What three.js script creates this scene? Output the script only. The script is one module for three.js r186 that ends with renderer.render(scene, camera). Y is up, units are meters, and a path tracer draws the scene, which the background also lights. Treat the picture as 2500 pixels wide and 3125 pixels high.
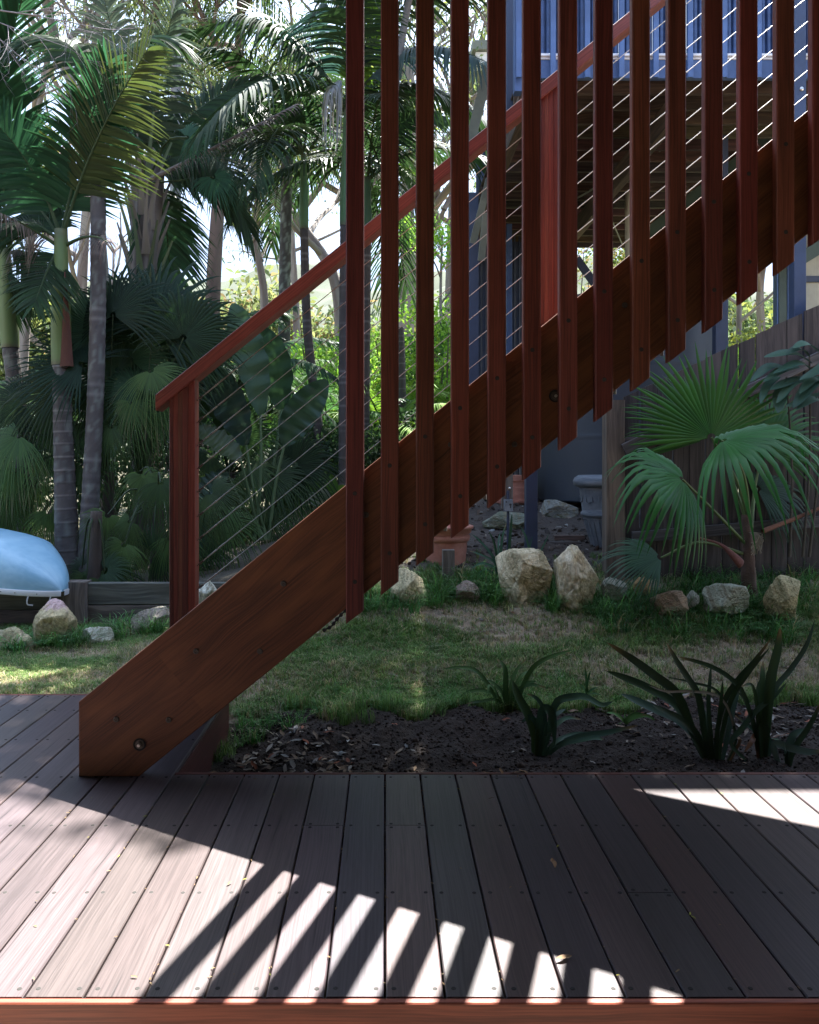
import * as THREE from 'three';
import { mergeGeometries, mergeVertices } from 'three/addons/utils/BufferGeometryUtils.js';

// ---------------------------------------------------------------- camera, sky, sun, exposure
const V = (x, y, z) => new THREE.Vector3(x, y, z);
const F = 2524, CX = 1175, CY = 1415, EYE = 1.26;                 // lens in pixels of the 2500 x 3125 photograph, eye height over the deck
const at = (px, py, d) => V((px - CX) * d / F, EYE + (CY - py) * d / F, -d);
const scene = new THREE.Scene();
const renderer = new THREE.WebGLRenderer();
renderer.toneMapping = THREE.LinearToneMapping;
renderer.toneMappingExposure = 9.0;
renderer.shadowMap.enabled = true;
const camera = new THREE.PerspectiveCamera(2 * Math.atan(1562.5 / F) * 180 / Math.PI, 819 / 1024, 0.05, 600);
camera.position.set(0, EYE, 0);
camera.lookAt(0, EYE, -10);
camera.setViewOffset(819, 1024, 75 / 2500 * 819, 147.5 / 3125 * 1024, 819, 1024);
camera.updateProjectionMatrix();

const SUN = V(0.163, 0.8387, -0.5196).normalize();
{
  const W = 512, H = 256, data = new Float32Array(W * H * 4), v = new THREE.Vector3();
  for (let j = 0; j < H; j++) for (let i = 0; i < W; i++) {
    const el = ((j + 0.5) / H - 0.5) * Math.PI, az = ((i + 0.5) / W - 0.5) * 2 * Math.PI;
    v.set(Math.cos(el) * Math.cos(az), Math.sin(el), Math.cos(el) * Math.sin(az));
    const h = Math.max(0, v.y), k = Math.pow(1 - h, 2.4), c = Math.max(0, v.dot(SUN));
    const glow = 0.22 * Math.pow(c, 5) + 0.5 * Math.pow(c, 40);
    const o = (j * W + i) * 4;
    data[o] = 0.125 - 0.043 * k + glow; data[o + 1] = 0.182 - 0.083 * k + glow * 0.97; data[o + 2] = 0.30 - 0.175 * k + glow * 0.92; data[o + 3] = 1;
    if (v.y < 0) { data[o] = 0.10; data[o + 1] = 0.105; data[o + 2] = 0.09; }
  }
  const t = new THREE.DataTexture(data, W, H, THREE.RGBAFormat, THREE.FloatType);
  t.mapping = THREE.EquirectangularReflectionMapping; t.magFilter = t.minFilter = THREE.LinearFilter; t.needsUpdate = true;
  scene.background = t; scene.environment = t;
}
const sun = new THREE.DirectionalLight(new THREE.Color(1, 0.965, 0.915), 4.0);
sun.target.position.set(0, 0, -4); sun.position.copy(SUN).multiplyScalar(60).add(sun.target.position);
sun.castShadow = true; sun.shadow.mapSize.set(4096, 4096); sun.shadow.radius = 1;
Object.assign(sun.shadow.camera, { left: -16, right: 16, top: 16, bottom: -16, near: 1, far: 140 });
scene.add(sun, sun.target);

// ---------------------------------------------------------------- helpers
function rng(seed) { let a = seed >>> 0; return () => { a = (a + 0x6D2B79F5) | 0; let t = Math.imul(a ^ (a >>> 15), 1 | a); t = (t + Math.imul(t ^ (t >>> 7), 61 | t)) ^ t; return ((t ^ (t >>> 14)) >>> 0) / 4294967296; }; }
const lerp = (a, b, t) => a + (b - a) * t, clamp = (x, a = 0, b = 1) => Math.min(b, Math.max(a, x)), smooth = (a, b, x) => { const t = clamp((x - a) / (b - a)); return t * t * (3 - 2 * t); };
const UP = V(0, 1, 0), DOWN = V(0, -1, 0);
function hash(x, y, s) { let h = Math.imul(x | 0, 374761393) ^ Math.imul(y | 0, 668265263) ^ Math.imul(s | 0, 1442695041); h = Math.imul(h ^ (h >>> 13), 1274126177); h ^= h >>> 16; return (h >>> 0) / 4294967296; }
function pn(x, y, s = 0, px = 1e6, py = 1e6) {                      // value noise, periodic
  const ix = Math.floor(x), iy = Math.floor(y), fx = x - ix, fy = y - iy, u = fx * fx * (3 - 2 * fx), w = fy * fy * (3 - 2 * fy), m = (a, p) => ((a % p) + p) % p;
  const a = hash(m(ix, px), m(iy, py), s), b = hash(m(ix + 1, px), m(iy, py), s), c = hash(m(ix, px), m(iy + 1, py), s), d = hash(m(ix + 1, px), m(iy + 1, py), s);
  return lerp(lerp(a, b, u), lerp(c, d, u), w);
}
function fbm(x, y, s = 0, o = 4) { let r = 0, a = 0.5, n = 0; for (let i = 0; i < o; i++) { r += a * pn(x, y, s + i); n += a; a *= 0.5; x *= 2.03; y *= 2.03; } return r / n; }
const used = {};
function numbered(n) { const k = used[n] = (used[n] ?? -1) + 1; return k ? n + '_' + String(k).padStart(3, '0') : n; }
function thing(name, label, category, pos = V(0, 0, 0), extra = {}) {
  const g = new THREE.Group(); g.name = numbered(name); g.position.copy(pos); g.userData = { label, category, ...extra }; scene.add(g); return g;
}
function part(parent, name, geo, mat, extra) {                     // geometry given in world axes and world position
  const m = new THREE.Mesh(geo, mat); m.name = numbered(name); m.castShadow = m.receiveShadow = true;
  if (extra) m.userData = extra;
  const p = V(0, 0, 0); for (let o = parent; o; o = o.parent) p.add(o.position);
  m.position.copy(p).negate(); (parent ?? scene).add(m); return m;
}
function placed(parent, name, geo, mat, pos, rot) {                // geometry about its own origin
  const m = part(parent, name, geo, mat); m.position.add(pos); if (rot) m.rotation.copy(rot); return m;
}
// collects triangles with vertex colours
class MB {
  constructor() { this.p = []; this.c = []; this.i = []; this.u = []; }
  v(a, c, u = 0, w = 0) { this.p.push(a.x, a.y, a.z); this.c.push(c[0], c[1], c[2]); this.u.push(u, w); return this.p.length / 3 - 1; }
  t(a, b, c) { this.i.push(a, b, c); }
  q(a, b, c, d) { this.i.push(a, b, c, a, c, d); }
  geo(flat) {
    let g = new THREE.BufferGeometry();
    g.setAttribute('position', new THREE.Float32BufferAttribute(this.p, 3)); g.setAttribute('color', new THREE.Float32BufferAttribute(this.c, 3)); g.setAttribute('uv', new THREE.Float32BufferAttribute(this.u, 2)); g.setIndex(this.i);
    if (flat) g = g.toNonIndexed();
    g.computeVertexNormals(); return g;
  }
}
const jit = (c, r, a = 0.25) => { const k = 1 + (r() - 0.5) * 2 * a, h = (r() - 0.5) * a * 0.5; return [Math.max(0, c[0] * (k + h)), Math.max(0, c[1] * k), Math.max(0, c[2] * (k - h))]; };
const mixc = (a, b, t) => [lerp(a[0], b[0], t), lerp(a[1], b[1], t), lerp(a[2], b[2], t)];
function tube(mb, pts, rFn, { n = 24, seg = 8, col = [1, 1, 1], colFn, squash = 1 } = {}) {
  const cv = pts.length > 2 ? new THREE.CatmullRomCurve3(pts, false, 'centripetal') : new THREE.LineCurve3(pts[0], pts[1]);
  const len = cv.getLength(); let prev = null, N = V(1, 0, 0);
  for (let k = 0; k <= n; k++) {
    const t = k / n, P = cv.getPointAt(t), T = cv.getTangentAt(t);
    N = N.clone().sub(T.clone().multiplyScalar(N.dot(T))); if (N.lengthSq() < 1e-4) N = V(0, 0, 1).sub(T.clone().multiplyScalar(T.z)); N.normalize();
    const B = T.clone().cross(N), row = [];
    for (let s = 0; s <= seg; s++) {
      const a = s / seg * 2 * Math.PI, r = rFn(t, a, t * len), q = P.clone().addScaledVector(N, Math.cos(a) * r).addScaledVector(B, Math.sin(a) * r * squash);
      row.push(mb.v(q, colFn ? colFn(t, a, t * len) : col, s / seg * 2 * Math.PI * rFn(0.5, 0, len / 2), t * len));
    }
    if (prev) for (let s = 0; s < seg; s++) mb.q(prev[s], prev[s + 1], row[s + 1], row[s]);
    prev = row;
  }
  const c0 = mb.v(cv.getPointAt(1), colFn ? colFn(1, 0, len) : col); for (let s = 0; s < seg; s++) mb.t(prev[s], prev[s + 1], c0);
}
// a leaf blade that runs along pts; side of the blade is across the hint n
function strap(mb, pts, wFn, { n = 10, hint = V(0, 0.5, 1), fold = 0.18, col = [0.05, 0.1, 0.03], tipCol, twist = 0, wave = 0 } = {}) {
  const cv = new THREE.CatmullRomCurve3(pts, false, 'centripetal'); let prev = null;
  for (let k = 0; k <= n; k++) {
    const t = k / n, P = cv.getPoint(t), T = cv.getTangent(t); let S = T.clone().cross(hint).normalize(); const Nn = S.clone().cross(T).normalize();
    if (twist) { S.applyAxisAngle(T, twist * t); Nn.applyAxisAngle(T, twist * t); }
    const w = wFn(t) / 2, c = tipCol ? mixc(col, tipCol, smooth(0.8, 1, t)) : col, dz = fold * w + (wave ? wave * w * Math.sin(k * 1.7) : 0);
    const row = [mb.v(P.clone().addScaledVector(S, -w).addScaledVector(Nn, dz), c), mb.v(P.clone(), mixc(c, [c[0] * 1.3 + 0.01, c[1] * 1.3 + 0.01, c[2]], 0.5)), mb.v(P.clone().addScaledVector(S, w).addScaledVector(Nn, dz), c)];
    if (prev) { mb.q(prev[0], prev[1], row[1], row[0]); mb.q(prev[1], prev[2], row[2], row[1]); }
    prev = row;
  }
}
const bladeW = (w, base = 0.55) => (t) => w * Math.min(1, lerp(base, 1, Math.min(1, t / 0.35))) * Math.pow(clamp(1 - Math.pow(t, 5)), 0.8);
const ovalW = (w) => (t) => w * Math.pow(Math.sin(Math.PI * clamp(0.03 + t * 0.96)), 0.65);
// feather frond along a bezier, leaflets on both sides
function frond(mb, A, C, B, { leaf = 0.5, n = 46, N = V(0, 0.3, 1), droop = 0.25, w = 0.028, col = [0.03, 0.07, 0.03], r, vee = 0.15, start = 0.16, ang = 1.15, roll = 0.5, stem = [0.06, 0.09, 0.03], stemR = 0.014, sides = [-1, 1], miss = 0.03 } = {}) {
  const cv = new THREE.QuadraticBezierCurve3(A, C, B);
  tube(mb, [0, 0.25, 0.5, 0.75, 1].map((t) => cv.getPoint(t)), (t) => stemR * lerp(1.5, 0.25, Math.pow(t, 0.6)), { n: 10, seg: 5, col: stem });
  for (let i = 0; i < n; i++) for (const s of sides) {
    if (r() < miss) continue;
    const t = start + (1 - start) * (i + 0.3 * r()) / n, P = cv.getPoint(t), T = cv.getTangent(t).normalize(), Nn = N.clone().sub(T.clone().multiplyScalar(N.dot(T))).normalize(), S = T.clone().cross(Nn);
    const u = (t - start) / (1 - start), a = lerp(ang, 0.35, u * u) + (r() - 0.5) * 0.16, L = leaf * lerp(0.75, 1, Math.min(1, u * 4)) * lerp(1, 0.5, Math.pow(u, 3)) * (0.88 + 0.24 * r());
    const D = S.clone().multiplyScalar(s * Math.sin(a)).addScaledVector(T, Math.cos(a)).addScaledVector(Nn, vee).normalize();
    let W = T.clone().sub(D.clone().multiplyScalar(T.dot(D))).normalize().applyAxisAngle(D, s * roll * (0.6 + 0.8 * r()));
    const c = jit(col, r, 0.3), dr = droop * (0.6 + 0.8 * r()); let prev = null;
    for (let k = 0; k <= 4; k++) {
      const q = k / 4, p = P.clone().addScaledVector(D, L * q).addScaledVector(DOWN, dr * L * q * q), hw = w * [0.28, 0.5, 0.46, 0.3, 0.03][k];
      const row = [mb.v(p.clone().addScaledVector(W, -hw), c), mb.v(p.clone().addScaledVector(W, hw), c)];
      if (prev) mb.q(prev[0], prev[1], row[1], row[0]); prev = row;
    }
  }
}
// fan leaf: segments joined to a part of their length, free and drooping beyond
function fan(mb, hub, A, N, { R = 0.55, n = 40, spread = 4.2, fused = 0.5, droop = 0.25, col = [0.025, 0.06, 0.03], r, fold = 0.35, curv = 0.15, tip } = {}) {
  A = A.clone().normalize(); N = N.clone().sub(A.clone().multiplyScalar(N.dot(A))).normalize(); const B = N.clone().cross(A), da = spread / n;
  for (let k = 0; k < n; k++) {
    const th = -spread / 2 + (k + 0.5) * da, Rk = R * lerp(1, 0.72, Math.pow(Math.abs(th) / (spread / 2), 2)) * (0.93 + 0.14 * r()), f = fused * Rk * (0.9 + 0.2 * r());
    const D = A.clone().multiplyScalar(Math.cos(th)).addScaledVector(B, Math.sin(th)), S = B.clone().multiplyScalar(Math.cos(th)).addScaledVector(A, -Math.sin(th));
    const c = jit(col, r, 0.22), dr = droop * (0.7 + 0.7 * r()), bend = (r() - 0.5) * 0.12; let prev = null;
    const rows = [0.03, f * 0.5, f, lerp(f, Rk, 0.28), lerp(f, Rk, 0.55), lerp(f, Rk, 0.8), Rk];
    rows.forEach((q, m) => {
      const over = clamp((q - f * 0.75) / (Rk - f * 0.75)), hw = (q <= f ? q : f * Math.pow(1 - (q - f) / (Rk - f), 0.75) + 0.002) * Math.tan(da / 2) * 1.02;
      const p = hub.clone().addScaledVector(D, q * (1 - 0.35 * dr * over * over)).addScaledVector(N, -curv * q * q / R + 0).addScaledVector(S, bend * over * over * Rk).addScaledVector(DOWN, dr * over * over * Rk), cc = tip && m > 4 ? mixc(c, tip, 0.7) : c;
      const row = [mb.v(p.clone().addScaledVector(S, -hw), cc), mb.v(p.clone().addScaledVector(N, fold * hw), cc), mb.v(p.clone().addScaledVector(S, hw), cc)];
      if (prev) { mb.q(prev[0], prev[1], row[1], row[0]); mb.q(prev[1], prev[2], row[2], row[1]); } prev = row;
    });
  }
}
function leafCloud(mb, c, rad, count, { l = 0.12, w = 0.035, col, r, hang = 0.4, cols }) {
  const D = V(0, 0, 0), S = V(0, 0, 0), p = V(0, 0, 0);
  for (let k = 0; k < count; k++) {
    D.set(r() - 0.5, r() - 0.5, r() - 0.5).normalize(); const q = Math.pow(r(), 0.45);
    p.set(c.x + D.x * rad.x * q, c.y + D.y * rad.y * q, c.z + D.z * rad.z * q);
    D.set(r() - 0.5, r() - 0.5 - hang, r() - 0.5).normalize(); S.set(r() - 0.5, r() - 0.5, r() - 0.5).cross(D).normalize();
    const L = l * (0.6 + 0.8 * r()), hw = w * (0.35 + 0.3 * r()), cc = jit(cols ? cols[Math.floor(r() * cols.length)] : col, r, 0.3), m = p.clone().addScaledVector(D, L * 0.45);
    const a = mb.v(p, cc), b = mb.v(m.clone().addScaledVector(S, hw), cc), d = mb.v(m.clone().addScaledVector(S, -hw), cc), e = mb.v(p.clone().addScaledVector(D, L).addScaledVector(DOWN, L * 0.1), cc);
    mb.t(a, b, d); mb.t(b, e, d);
  }
}
// sawn timber: chamfered bar along +y from 0 to L, w in x, h in z; cut0 / cut1 = slope dy/dx of its ends
function bar(w, h, L, { c = 0.004, cut0 = 0, cut1 = 0, u0 = 0, v0 = 0, tint = [1, 1, 1] } = {}) {
  const a = w / 2, b = h / 2, P = [[-a + c, b], [a - c, b], [a, b - c], [a, -b + c], [a - c, -b], [-a + c, -b], [-a, -b + c], [-a, b - c]], pos = [], uv = [], col = []; let u = u0;
  const tri = (A, B, C) => { for (const q of [A, B, C]) { pos.push(q[0], q[1], q[2]); uv.push(q[3], q[4]); col.push(...tint); } };
  for (let k = 0; k < 8; k++) {
    const p = P[k], q = P[(k + 1) % 8], e = Math.hypot(p[0] - q[0], p[1] - q[1]);
    const v = (s, y, cut, uu) => [s[0], y + cut * s[0], s[1], uu, y + v0];
    const A = v(p, 0, cut0, u), B = v(q, 0, cut0, u + e), C = v(q, L, cut1, u + e), D = v(p, L, cut1, u); tri(A, B, C); tri(A, C, D); u += e;
  }
  for (const [y, cut, flip] of [[0, cut0, 1], [L, cut1, 0]]) for (let k = 1; k < 7; k++) { const m = (s) => [s[0], y + cut * s[0], s[1], s[0] + u0, s[1] * 0.3 + v0]; const t = [m(P[0]), m(P[k]), m(P[k + 1])]; if (flip) t.reverse(); tri(...t); }
  const g = new THREE.BufferGeometry(); g.setAttribute('position', new THREE.Float32BufferAttribute(pos, 3)); g.setAttribute('uv', new THREE.Float32BufferAttribute(uv, 2)); g.setAttribute('color', new THREE.Float32BufferAttribute(col, 3)); g.computeVertexNormals(); return g;
}
const AX = { x: (g) => g.rotateZ(-Math.PI / 2), z: (g) => g.rotateX(Math.PI / 2) };
function bar2(A, B, w, h, o = {}) {                                // bar from A to B, w across in the plane that faces the viewer
  const L = A.distanceTo(B), T = B.clone().sub(A).normalize(), Z = V(0, 0, 1).sub(T.clone().multiplyScalar(T.z)); if (Z.lengthSq() < 1e-3) Z.set(1, 0, 0); Z.normalize(); const X = T.clone().cross(Z);
  return bar(w, h, L, o).applyMatrix4(new THREE.Matrix4().makeBasis(X, T, Z).setPosition(A));
}
const box = (x0, x1, y0, y1, z0, z1, o = {}) => { const long = Math.max(x1 - x0, y1 - y0, z1 - z0); return (long === y1 - y0 ? bar(x1 - x0, z1 - z0, y1 - y0, o).translate((x0 + x1) / 2, y0, (z0 + z1) / 2) : long === x1 - x0 ? AX.x(bar(y1 - y0, z1 - z0, x1 - x0, o)).translate(x0, (y0 + y1) / 2, (z0 + z1) / 2) : AX.z(bar(x1 - x0, y1 - y0, z1 - z0, o)).translate((x0 + x1) / 2, (y0 + y1) / 2, z0)); };

// ---------------------------------------------------------------- textures
function tex(w, h, fn, srgb, rx, ry) {
  const d = new Uint8Array(w * h * 4);
  for (let j = 0; j < h; j++) for (let i = 0; i < w; i++) { const c = fn(i / w, j / h), o = (j * w + i) * 4; for (let k = 0; k < 3; k++) { const q = clamp(c[k]); d[o + k] = 255 * (srgb ? (q <= 0.0031308 ? q * 12.92 : 1.055 * Math.pow(q, 1 / 2.4) - 0.055) : q); } d[o + 3] = 255; }
  const t = new THREE.DataTexture(d, w, h); t.wrapS = t.wrapT = THREE.RepeatWrapping; t.magFilter = THREE.LinearFilter; t.minFilter = THREE.LinearMipmapLinearFilter; t.generateMipmaps = true; if (srgb) t.colorSpace = THREE.SRGBColorSpace; t.repeat.set(rx, ry); t.needsUpdate = true; return t;
}
// grain runs along v; one tile is 0.6 m across and 2.4 m along
function wood(seed, lo, hi, { fine = 90, swirl = 0.05, crack = 0.5, W = 512, H = 1024, patch, wt = [0.34, 0.3, 0.16, 0.2] } = {}) {
  const val = new Float32Array(W * H), ck = new Float32Array(W * H), pa = new Float32Array(W * H);
  for (let j = 0; j < H; j++) for (let i = 0; i < W; i++) {
    const u = i / W, v = j / H, wob = (pn(u * 5, v * 6, seed, 5, 6) - 0.5) * swirl + (pn(u * 11, v * 17, seed + 9, 11, 17) - 0.5) * swirl * 0.4;
    const uu = u + wob + 1, g1 = pn(uu * fine, v * 8, seed + 1, fine, 8), g2 = pn(uu * 22, v * 4, seed + 2, 22, 4), g3 = pn(uu * fine * 2.6, v * 40, seed + 3, Math.round(fine * 2.6), 40), big = pn(u * 3, v * 5, seed + 4, 3, 5);
    val[j * W + i] = clamp(wt[0] * g1 + wt[1] * g2 + wt[2] * g3 + wt[3] * big);
    const c = pn(uu * 60, v * 5, seed + 5, 60, 5) * 0.75 + 0.25 * pn(uu * 150, v * 14, seed + 6, 150, 14); ck[j * W + i] = smooth(0.8, 0.9, c) * crack * smooth(0.4, 0.7, pn(u * 4, v * 5, seed + 7, 4, 5));
    pa[j * W + i] = smooth(0.45, 0.8, fbm(u * 8, v * 8, seed + 12, 3));
  }
  const ix = (u, v) => Math.min(H - 1, Math.floor(v * H)) * W + Math.min(W - 1, Math.floor(u * W));
  return {
    map: tex(W, H, (u, v) => { const k = ix(u, v); let c = mixc(lo, hi, smooth(0.15, 0.85, val[k])); if (patch) c = mixc(c, patch, pa[k] * 0.5); return c.map((x) => x * (1 - 0.75 * ck[k])); }, true, 1 / 0.6, 1 / 2.4),
    bump: tex(W, H, (u, v) => { const k = ix(u, v), q = clamp(0.35 + 0.55 * val[k] - 0.5 * ck[k]); return [q, q, q]; }, false, 1 / 0.6, 1 / 2.4),
  };
}
const woodMat = (w, rough, bump, o = {}) => new THREE.MeshStandardMaterial({ map: w.map, bumpMap: w.bump, bumpScale: bump, roughness: rough, vertexColors: true, ...o });
const merbau = wood(11, [0.078, 0.019, 0.012], [0.215, 0.058, 0.036], { fine: 150, swirl: 0.03, crack: 0.5, wt: [0.36, 0.2, 0.24, 0.2] });
const M = {};
M.merbau = new THREE.MeshPhysicalMaterial({ map: merbau.map, bumpMap: merbau.bump, bumpScale: 0.0006, roughness: 0.52, vertexColors: true });
M.stringer = new THREE.MeshPhysicalMaterial({ ...{}, roughness: 0.55, vertexColors: true });
{ const w = wood(23, [0.08, 0.027, 0.011], [0.215, 0.076, 0.031], { fine: 170, swirl: 0.09, crack: 1, patch: [0.27, 0.105, 0.038], wt: [0.34, 0.16, 0.26, 0.24] }); M.stringer.map = w.map; M.stringer.bumpMap = w.bump; M.stringer.bumpScale = 0.001; }
M.deck = woodMat(wood(37, [0.057, 0.044, 0.046], [0.118, 0.094, 0.098], { fine: 210, swirl: 0.02, crack: 0.85, wt: [0.42, 0.12, 0.34, 0.12] }), 0.4, 0.00035);
M.grey = woodMat(wood(53, [0.055, 0.048, 0.043], [0.2, 0.175, 0.155], { fine: 60, swirl: 0.06, crack: 1 }), 0.9, 0.003);
M.sleeper = woodMat(wood(61, [0.05, 0.043, 0.036], [0.17, 0.145, 0.12], { fine: 50, swirl: 0.1, crack: 1, patch: [0.1, 0.08, 0.06] }), 0.92, 0.004);
M.dark = woodMat(wood(67, [0.045, 0.03, 0.02], [0.16, 0.11, 0.075], { fine: 60, swirl: 0.08, W: 256, H: 512 }), 0.85, 0.002);
const noiseTex = (seed, sc, a, b, rx) => tex(256, 256, (u, v) => { const q = 0.5 * pn(u * sc, v * sc, seed, sc, sc) + 0.3 * pn(u * sc * 3, v * sc * 3, seed + 1, sc * 3, sc * 3) + 0.2 * pn(u * sc * 8, v * sc * 8, seed + 2, sc * 8, sc * 8); return mixc(a, b, smooth(0.2, 0.8, q)); }, true, rx, rx);
const bumpTex = (seed, sc, rx) => tex(256, 256, (u, v) => { const q = 0.5 * pn(u * sc, v * sc, seed, sc, sc) + 0.3 * pn(u * sc * 3, v * sc * 3, seed + 1, sc * 3, sc * 3) + 0.2 * pn(u * sc * 8, v * sc * 8, seed + 2, sc * 8, sc * 8); return [q, q, q]; }, false, rx, rx);
const roughBump = bumpTex(5, 12, 2.2);
const std = (o) => new THREE.MeshStandardMaterial({ roughness: 0.85, ...o });
const paint = (c, s) => std({ map: noiseTex(s, 5, c.map((x) => x * 0.85), c.map((x) => x * 1.12), 0.8), bumpMap: roughBump, bumpScale: 0.0012, roughness: 0.55 });
M.blue = paint([0.05, 0.092, 0.2], 71); M.navy = paint([0.03, 0.04, 0.07], 73); M.paleblue = paint([0.07, 0.125, 0.26], 75); M.postblue = paint([0.032, 0.05, 0.1], 76); M.white = paint([0.7, 0.7, 0.7], 77); M.greygreen = paint([0.15, 0.165, 0.13], 79); M.beige = paint([0.34, 0.32, 0.24], 81); M.darkgreen = paint([0.05, 0.075, 0.055], 83); M.tank = paint([0.022, 0.03, 0.04], 85);
M.terracotta = std({ map: noiseTex(87, 6, [0.30, 0.12, 0.08], [0.42, 0.19, 0.13], 1.5), bumpMap: roughBump, bumpScale: 0.0015, roughness: 0.85 });
M.urn = std({ map: noiseTex(89, 7, [0.10, 0.115, 0.13], [0.19, 0.205, 0.22], 1.5), bumpMap: roughBump, bumpScale: 0.002, roughness: 0.9 });
M.boat = new THREE.MeshPhysicalMaterial({ map: noiseTex(91, 6, [0.21, 0.40, 0.53], [0.31, 0.51, 0.63], 0.9), roughness: 0.4, clearcoat: 0.3, clearcoatRoughness: 0.4 });
M.steel = std({ color: new THREE.Color(0.55, 0.52, 0.48), metalness: 1, roughness: 0.32 });
M.bolt = std({ color: new THREE.Color(0.13, 0.115, 0.10), metalness: 0.7, roughness: 0.5 });
M.screw = std({ color: new THREE.Color(0.022, 0.02, 0.018), roughness: 0.85 });
M.darkmetal = std({ color: new THREE.Color(0.03, 0.027, 0.025), roughness: 0.7 });
M.rope = std({ color: new THREE.Color(0.5, 0.5, 0.52), roughness: 0.95 });
M.bark = std({ vertexColors: true, roughness: 0.92, bumpMap: bumpTex(93, 10, 3), bumpScale: 0.006 });
M.smoothbark = std({ vertexColors: true, roughness: 0.6 });
const leafMat = (thru, coat = 0, cr = 0.35) => new THREE.MeshPhysicalMaterial({ vertexColors: true, roughness: 0.9, specularIntensity: 0.35, transmission: thru, thickness: 0, clearcoat: coat, clearcoatRoughness: cr, side: THREE.DoubleSide });
M.leaf = leafMat(0.55); M.palm = leafMat(0.42, 0.2, 0.34); M.gloss = leafMat(0.38, 0.42, 0.28); M.strap = leafMat(0.22, 0.3, 0.33); M.grass = leafMat(0.3); M.dry = leafMat(0.25);
M.rock = std({ color: new THREE.Color(1.5, 1.46, 1.4), vertexColors: true, roughness: 0.95, bumpMap: bumpTex(97, 8, 3), bumpScale: 0.012 });
M.ground = std({ vertexColors: true, roughness: 1, bumpMap: bumpTex(101, 14, 3), bumpScale: 0.012 });
M.stone = std({ map: noiseTex(103, 6, [0.10, 0.11, 0.10], [0.24, 0.25, 0.23], 1.3), bumpMap: roughBump, bumpScale: 0.004, roughness: 0.95 });
// ---------------------------------------------------------------- the ground: one sheet to the horizon
const curve = (pts, x) => { if (x <= pts[0][0]) return pts[0][1]; for (let k = 1; k < pts.length; k++) if (x < pts[k][0]) { const [a, p] = pts[k - 1], [b, q] = pts[k], t = (x - a) / (b - a); return lerp(p, q, t * t * (3 - 2 * t) * 0.5 + t * 0.5); } return pts[pts.length - 1][1]; };
const FARL = [[9, 0.32], [14, 0.55], [25, 1.6], [60, 9], [120, 24], [400, 30]];
const LEFT = [[3, -0.24], [4.44, -0.22], [4.6, -0.075], [6, -0.08], [6.66, -0.05], [6.8, 0.22], ...FARL];
const RIGHT = [[3, -0.26], [3.9, -0.22], [4.3, -0.17], [4.7, -0.12], [5.3, 0.04], [6.05, 0.27], [6.5, 0.48], [7, 0.58], [7.7, 0.66], [8.2, 0.84], [9, 0.9], [14, 1.0], [25, 1.6], [60, 9], [120, 24], [400, 30]];
function soilness(x, d) { return smooth(-1.1, -0.75, x) * smooth(4.72, 4.5, d + 0.5 * (fbm(x * 1.7, d * 1.7, 31, 3) - 0.5) + 0.34 * (fbm(x * 7, d * 7, 33, 3) - 0.5) + (x > 0.6 ? -0.06 * Math.min(2, x - 0.6) : 0)); }
function mulchness(x, d) { return smooth(-0.1, 0.2, x) * smooth(6.25, 6.45, d) * smooth(9.5, 8.6, d); }
function deadness(x, d) { return clamp(smooth(0.57, 0.72, fbm(x * 1.3 + 3, d * 2.6, 41, 3)) + smooth(0.9, 1.6, x) * smooth(4.75, 4.95, d) * smooth(5.5, 5.2, d) * 0.9 + smooth(-1.4, -1.9, x) * smooth(4.95, 4.7, d) * 0.8 + 0.5 * Math.exp(-Math.pow((d - 5.05) / 0.16, 2))); }
function groundY(x, d) {
  let y = lerp(curve(LEFT, d), curve(RIGHT, d), smooth(-2.3, 0.3, x));
  y -= 0.1 * Math.exp(-Math.pow((x + 0.75) / 0.3, 2) - Math.pow((d - 4.4) / 0.35, 2));
  y += 0.025 * (fbm(x * 2, d * 2, 3, 2) - 0.5);
  const s = soilness(x, d); if (s > 0.01 && d > 3.3) y += s * (0.13 * (fbm(x * 6, d * 6, 7, 5) - 0.45) + 0.03 * Math.exp(-Math.pow((d - 4.45) / 0.2, 2)));
  if (d < 12 && d > 5.5) y += mulchness(x, d) * 0.07 * (fbm(x * 6, d * 6, 9, 4) - 0.5);
  if (d > 25) y += (d - 25) * 0.05 * (fbm(x * 0.06 + 2, d * 0.05, 15, 3) - 0.45) * 4;
  return y;
}
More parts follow.
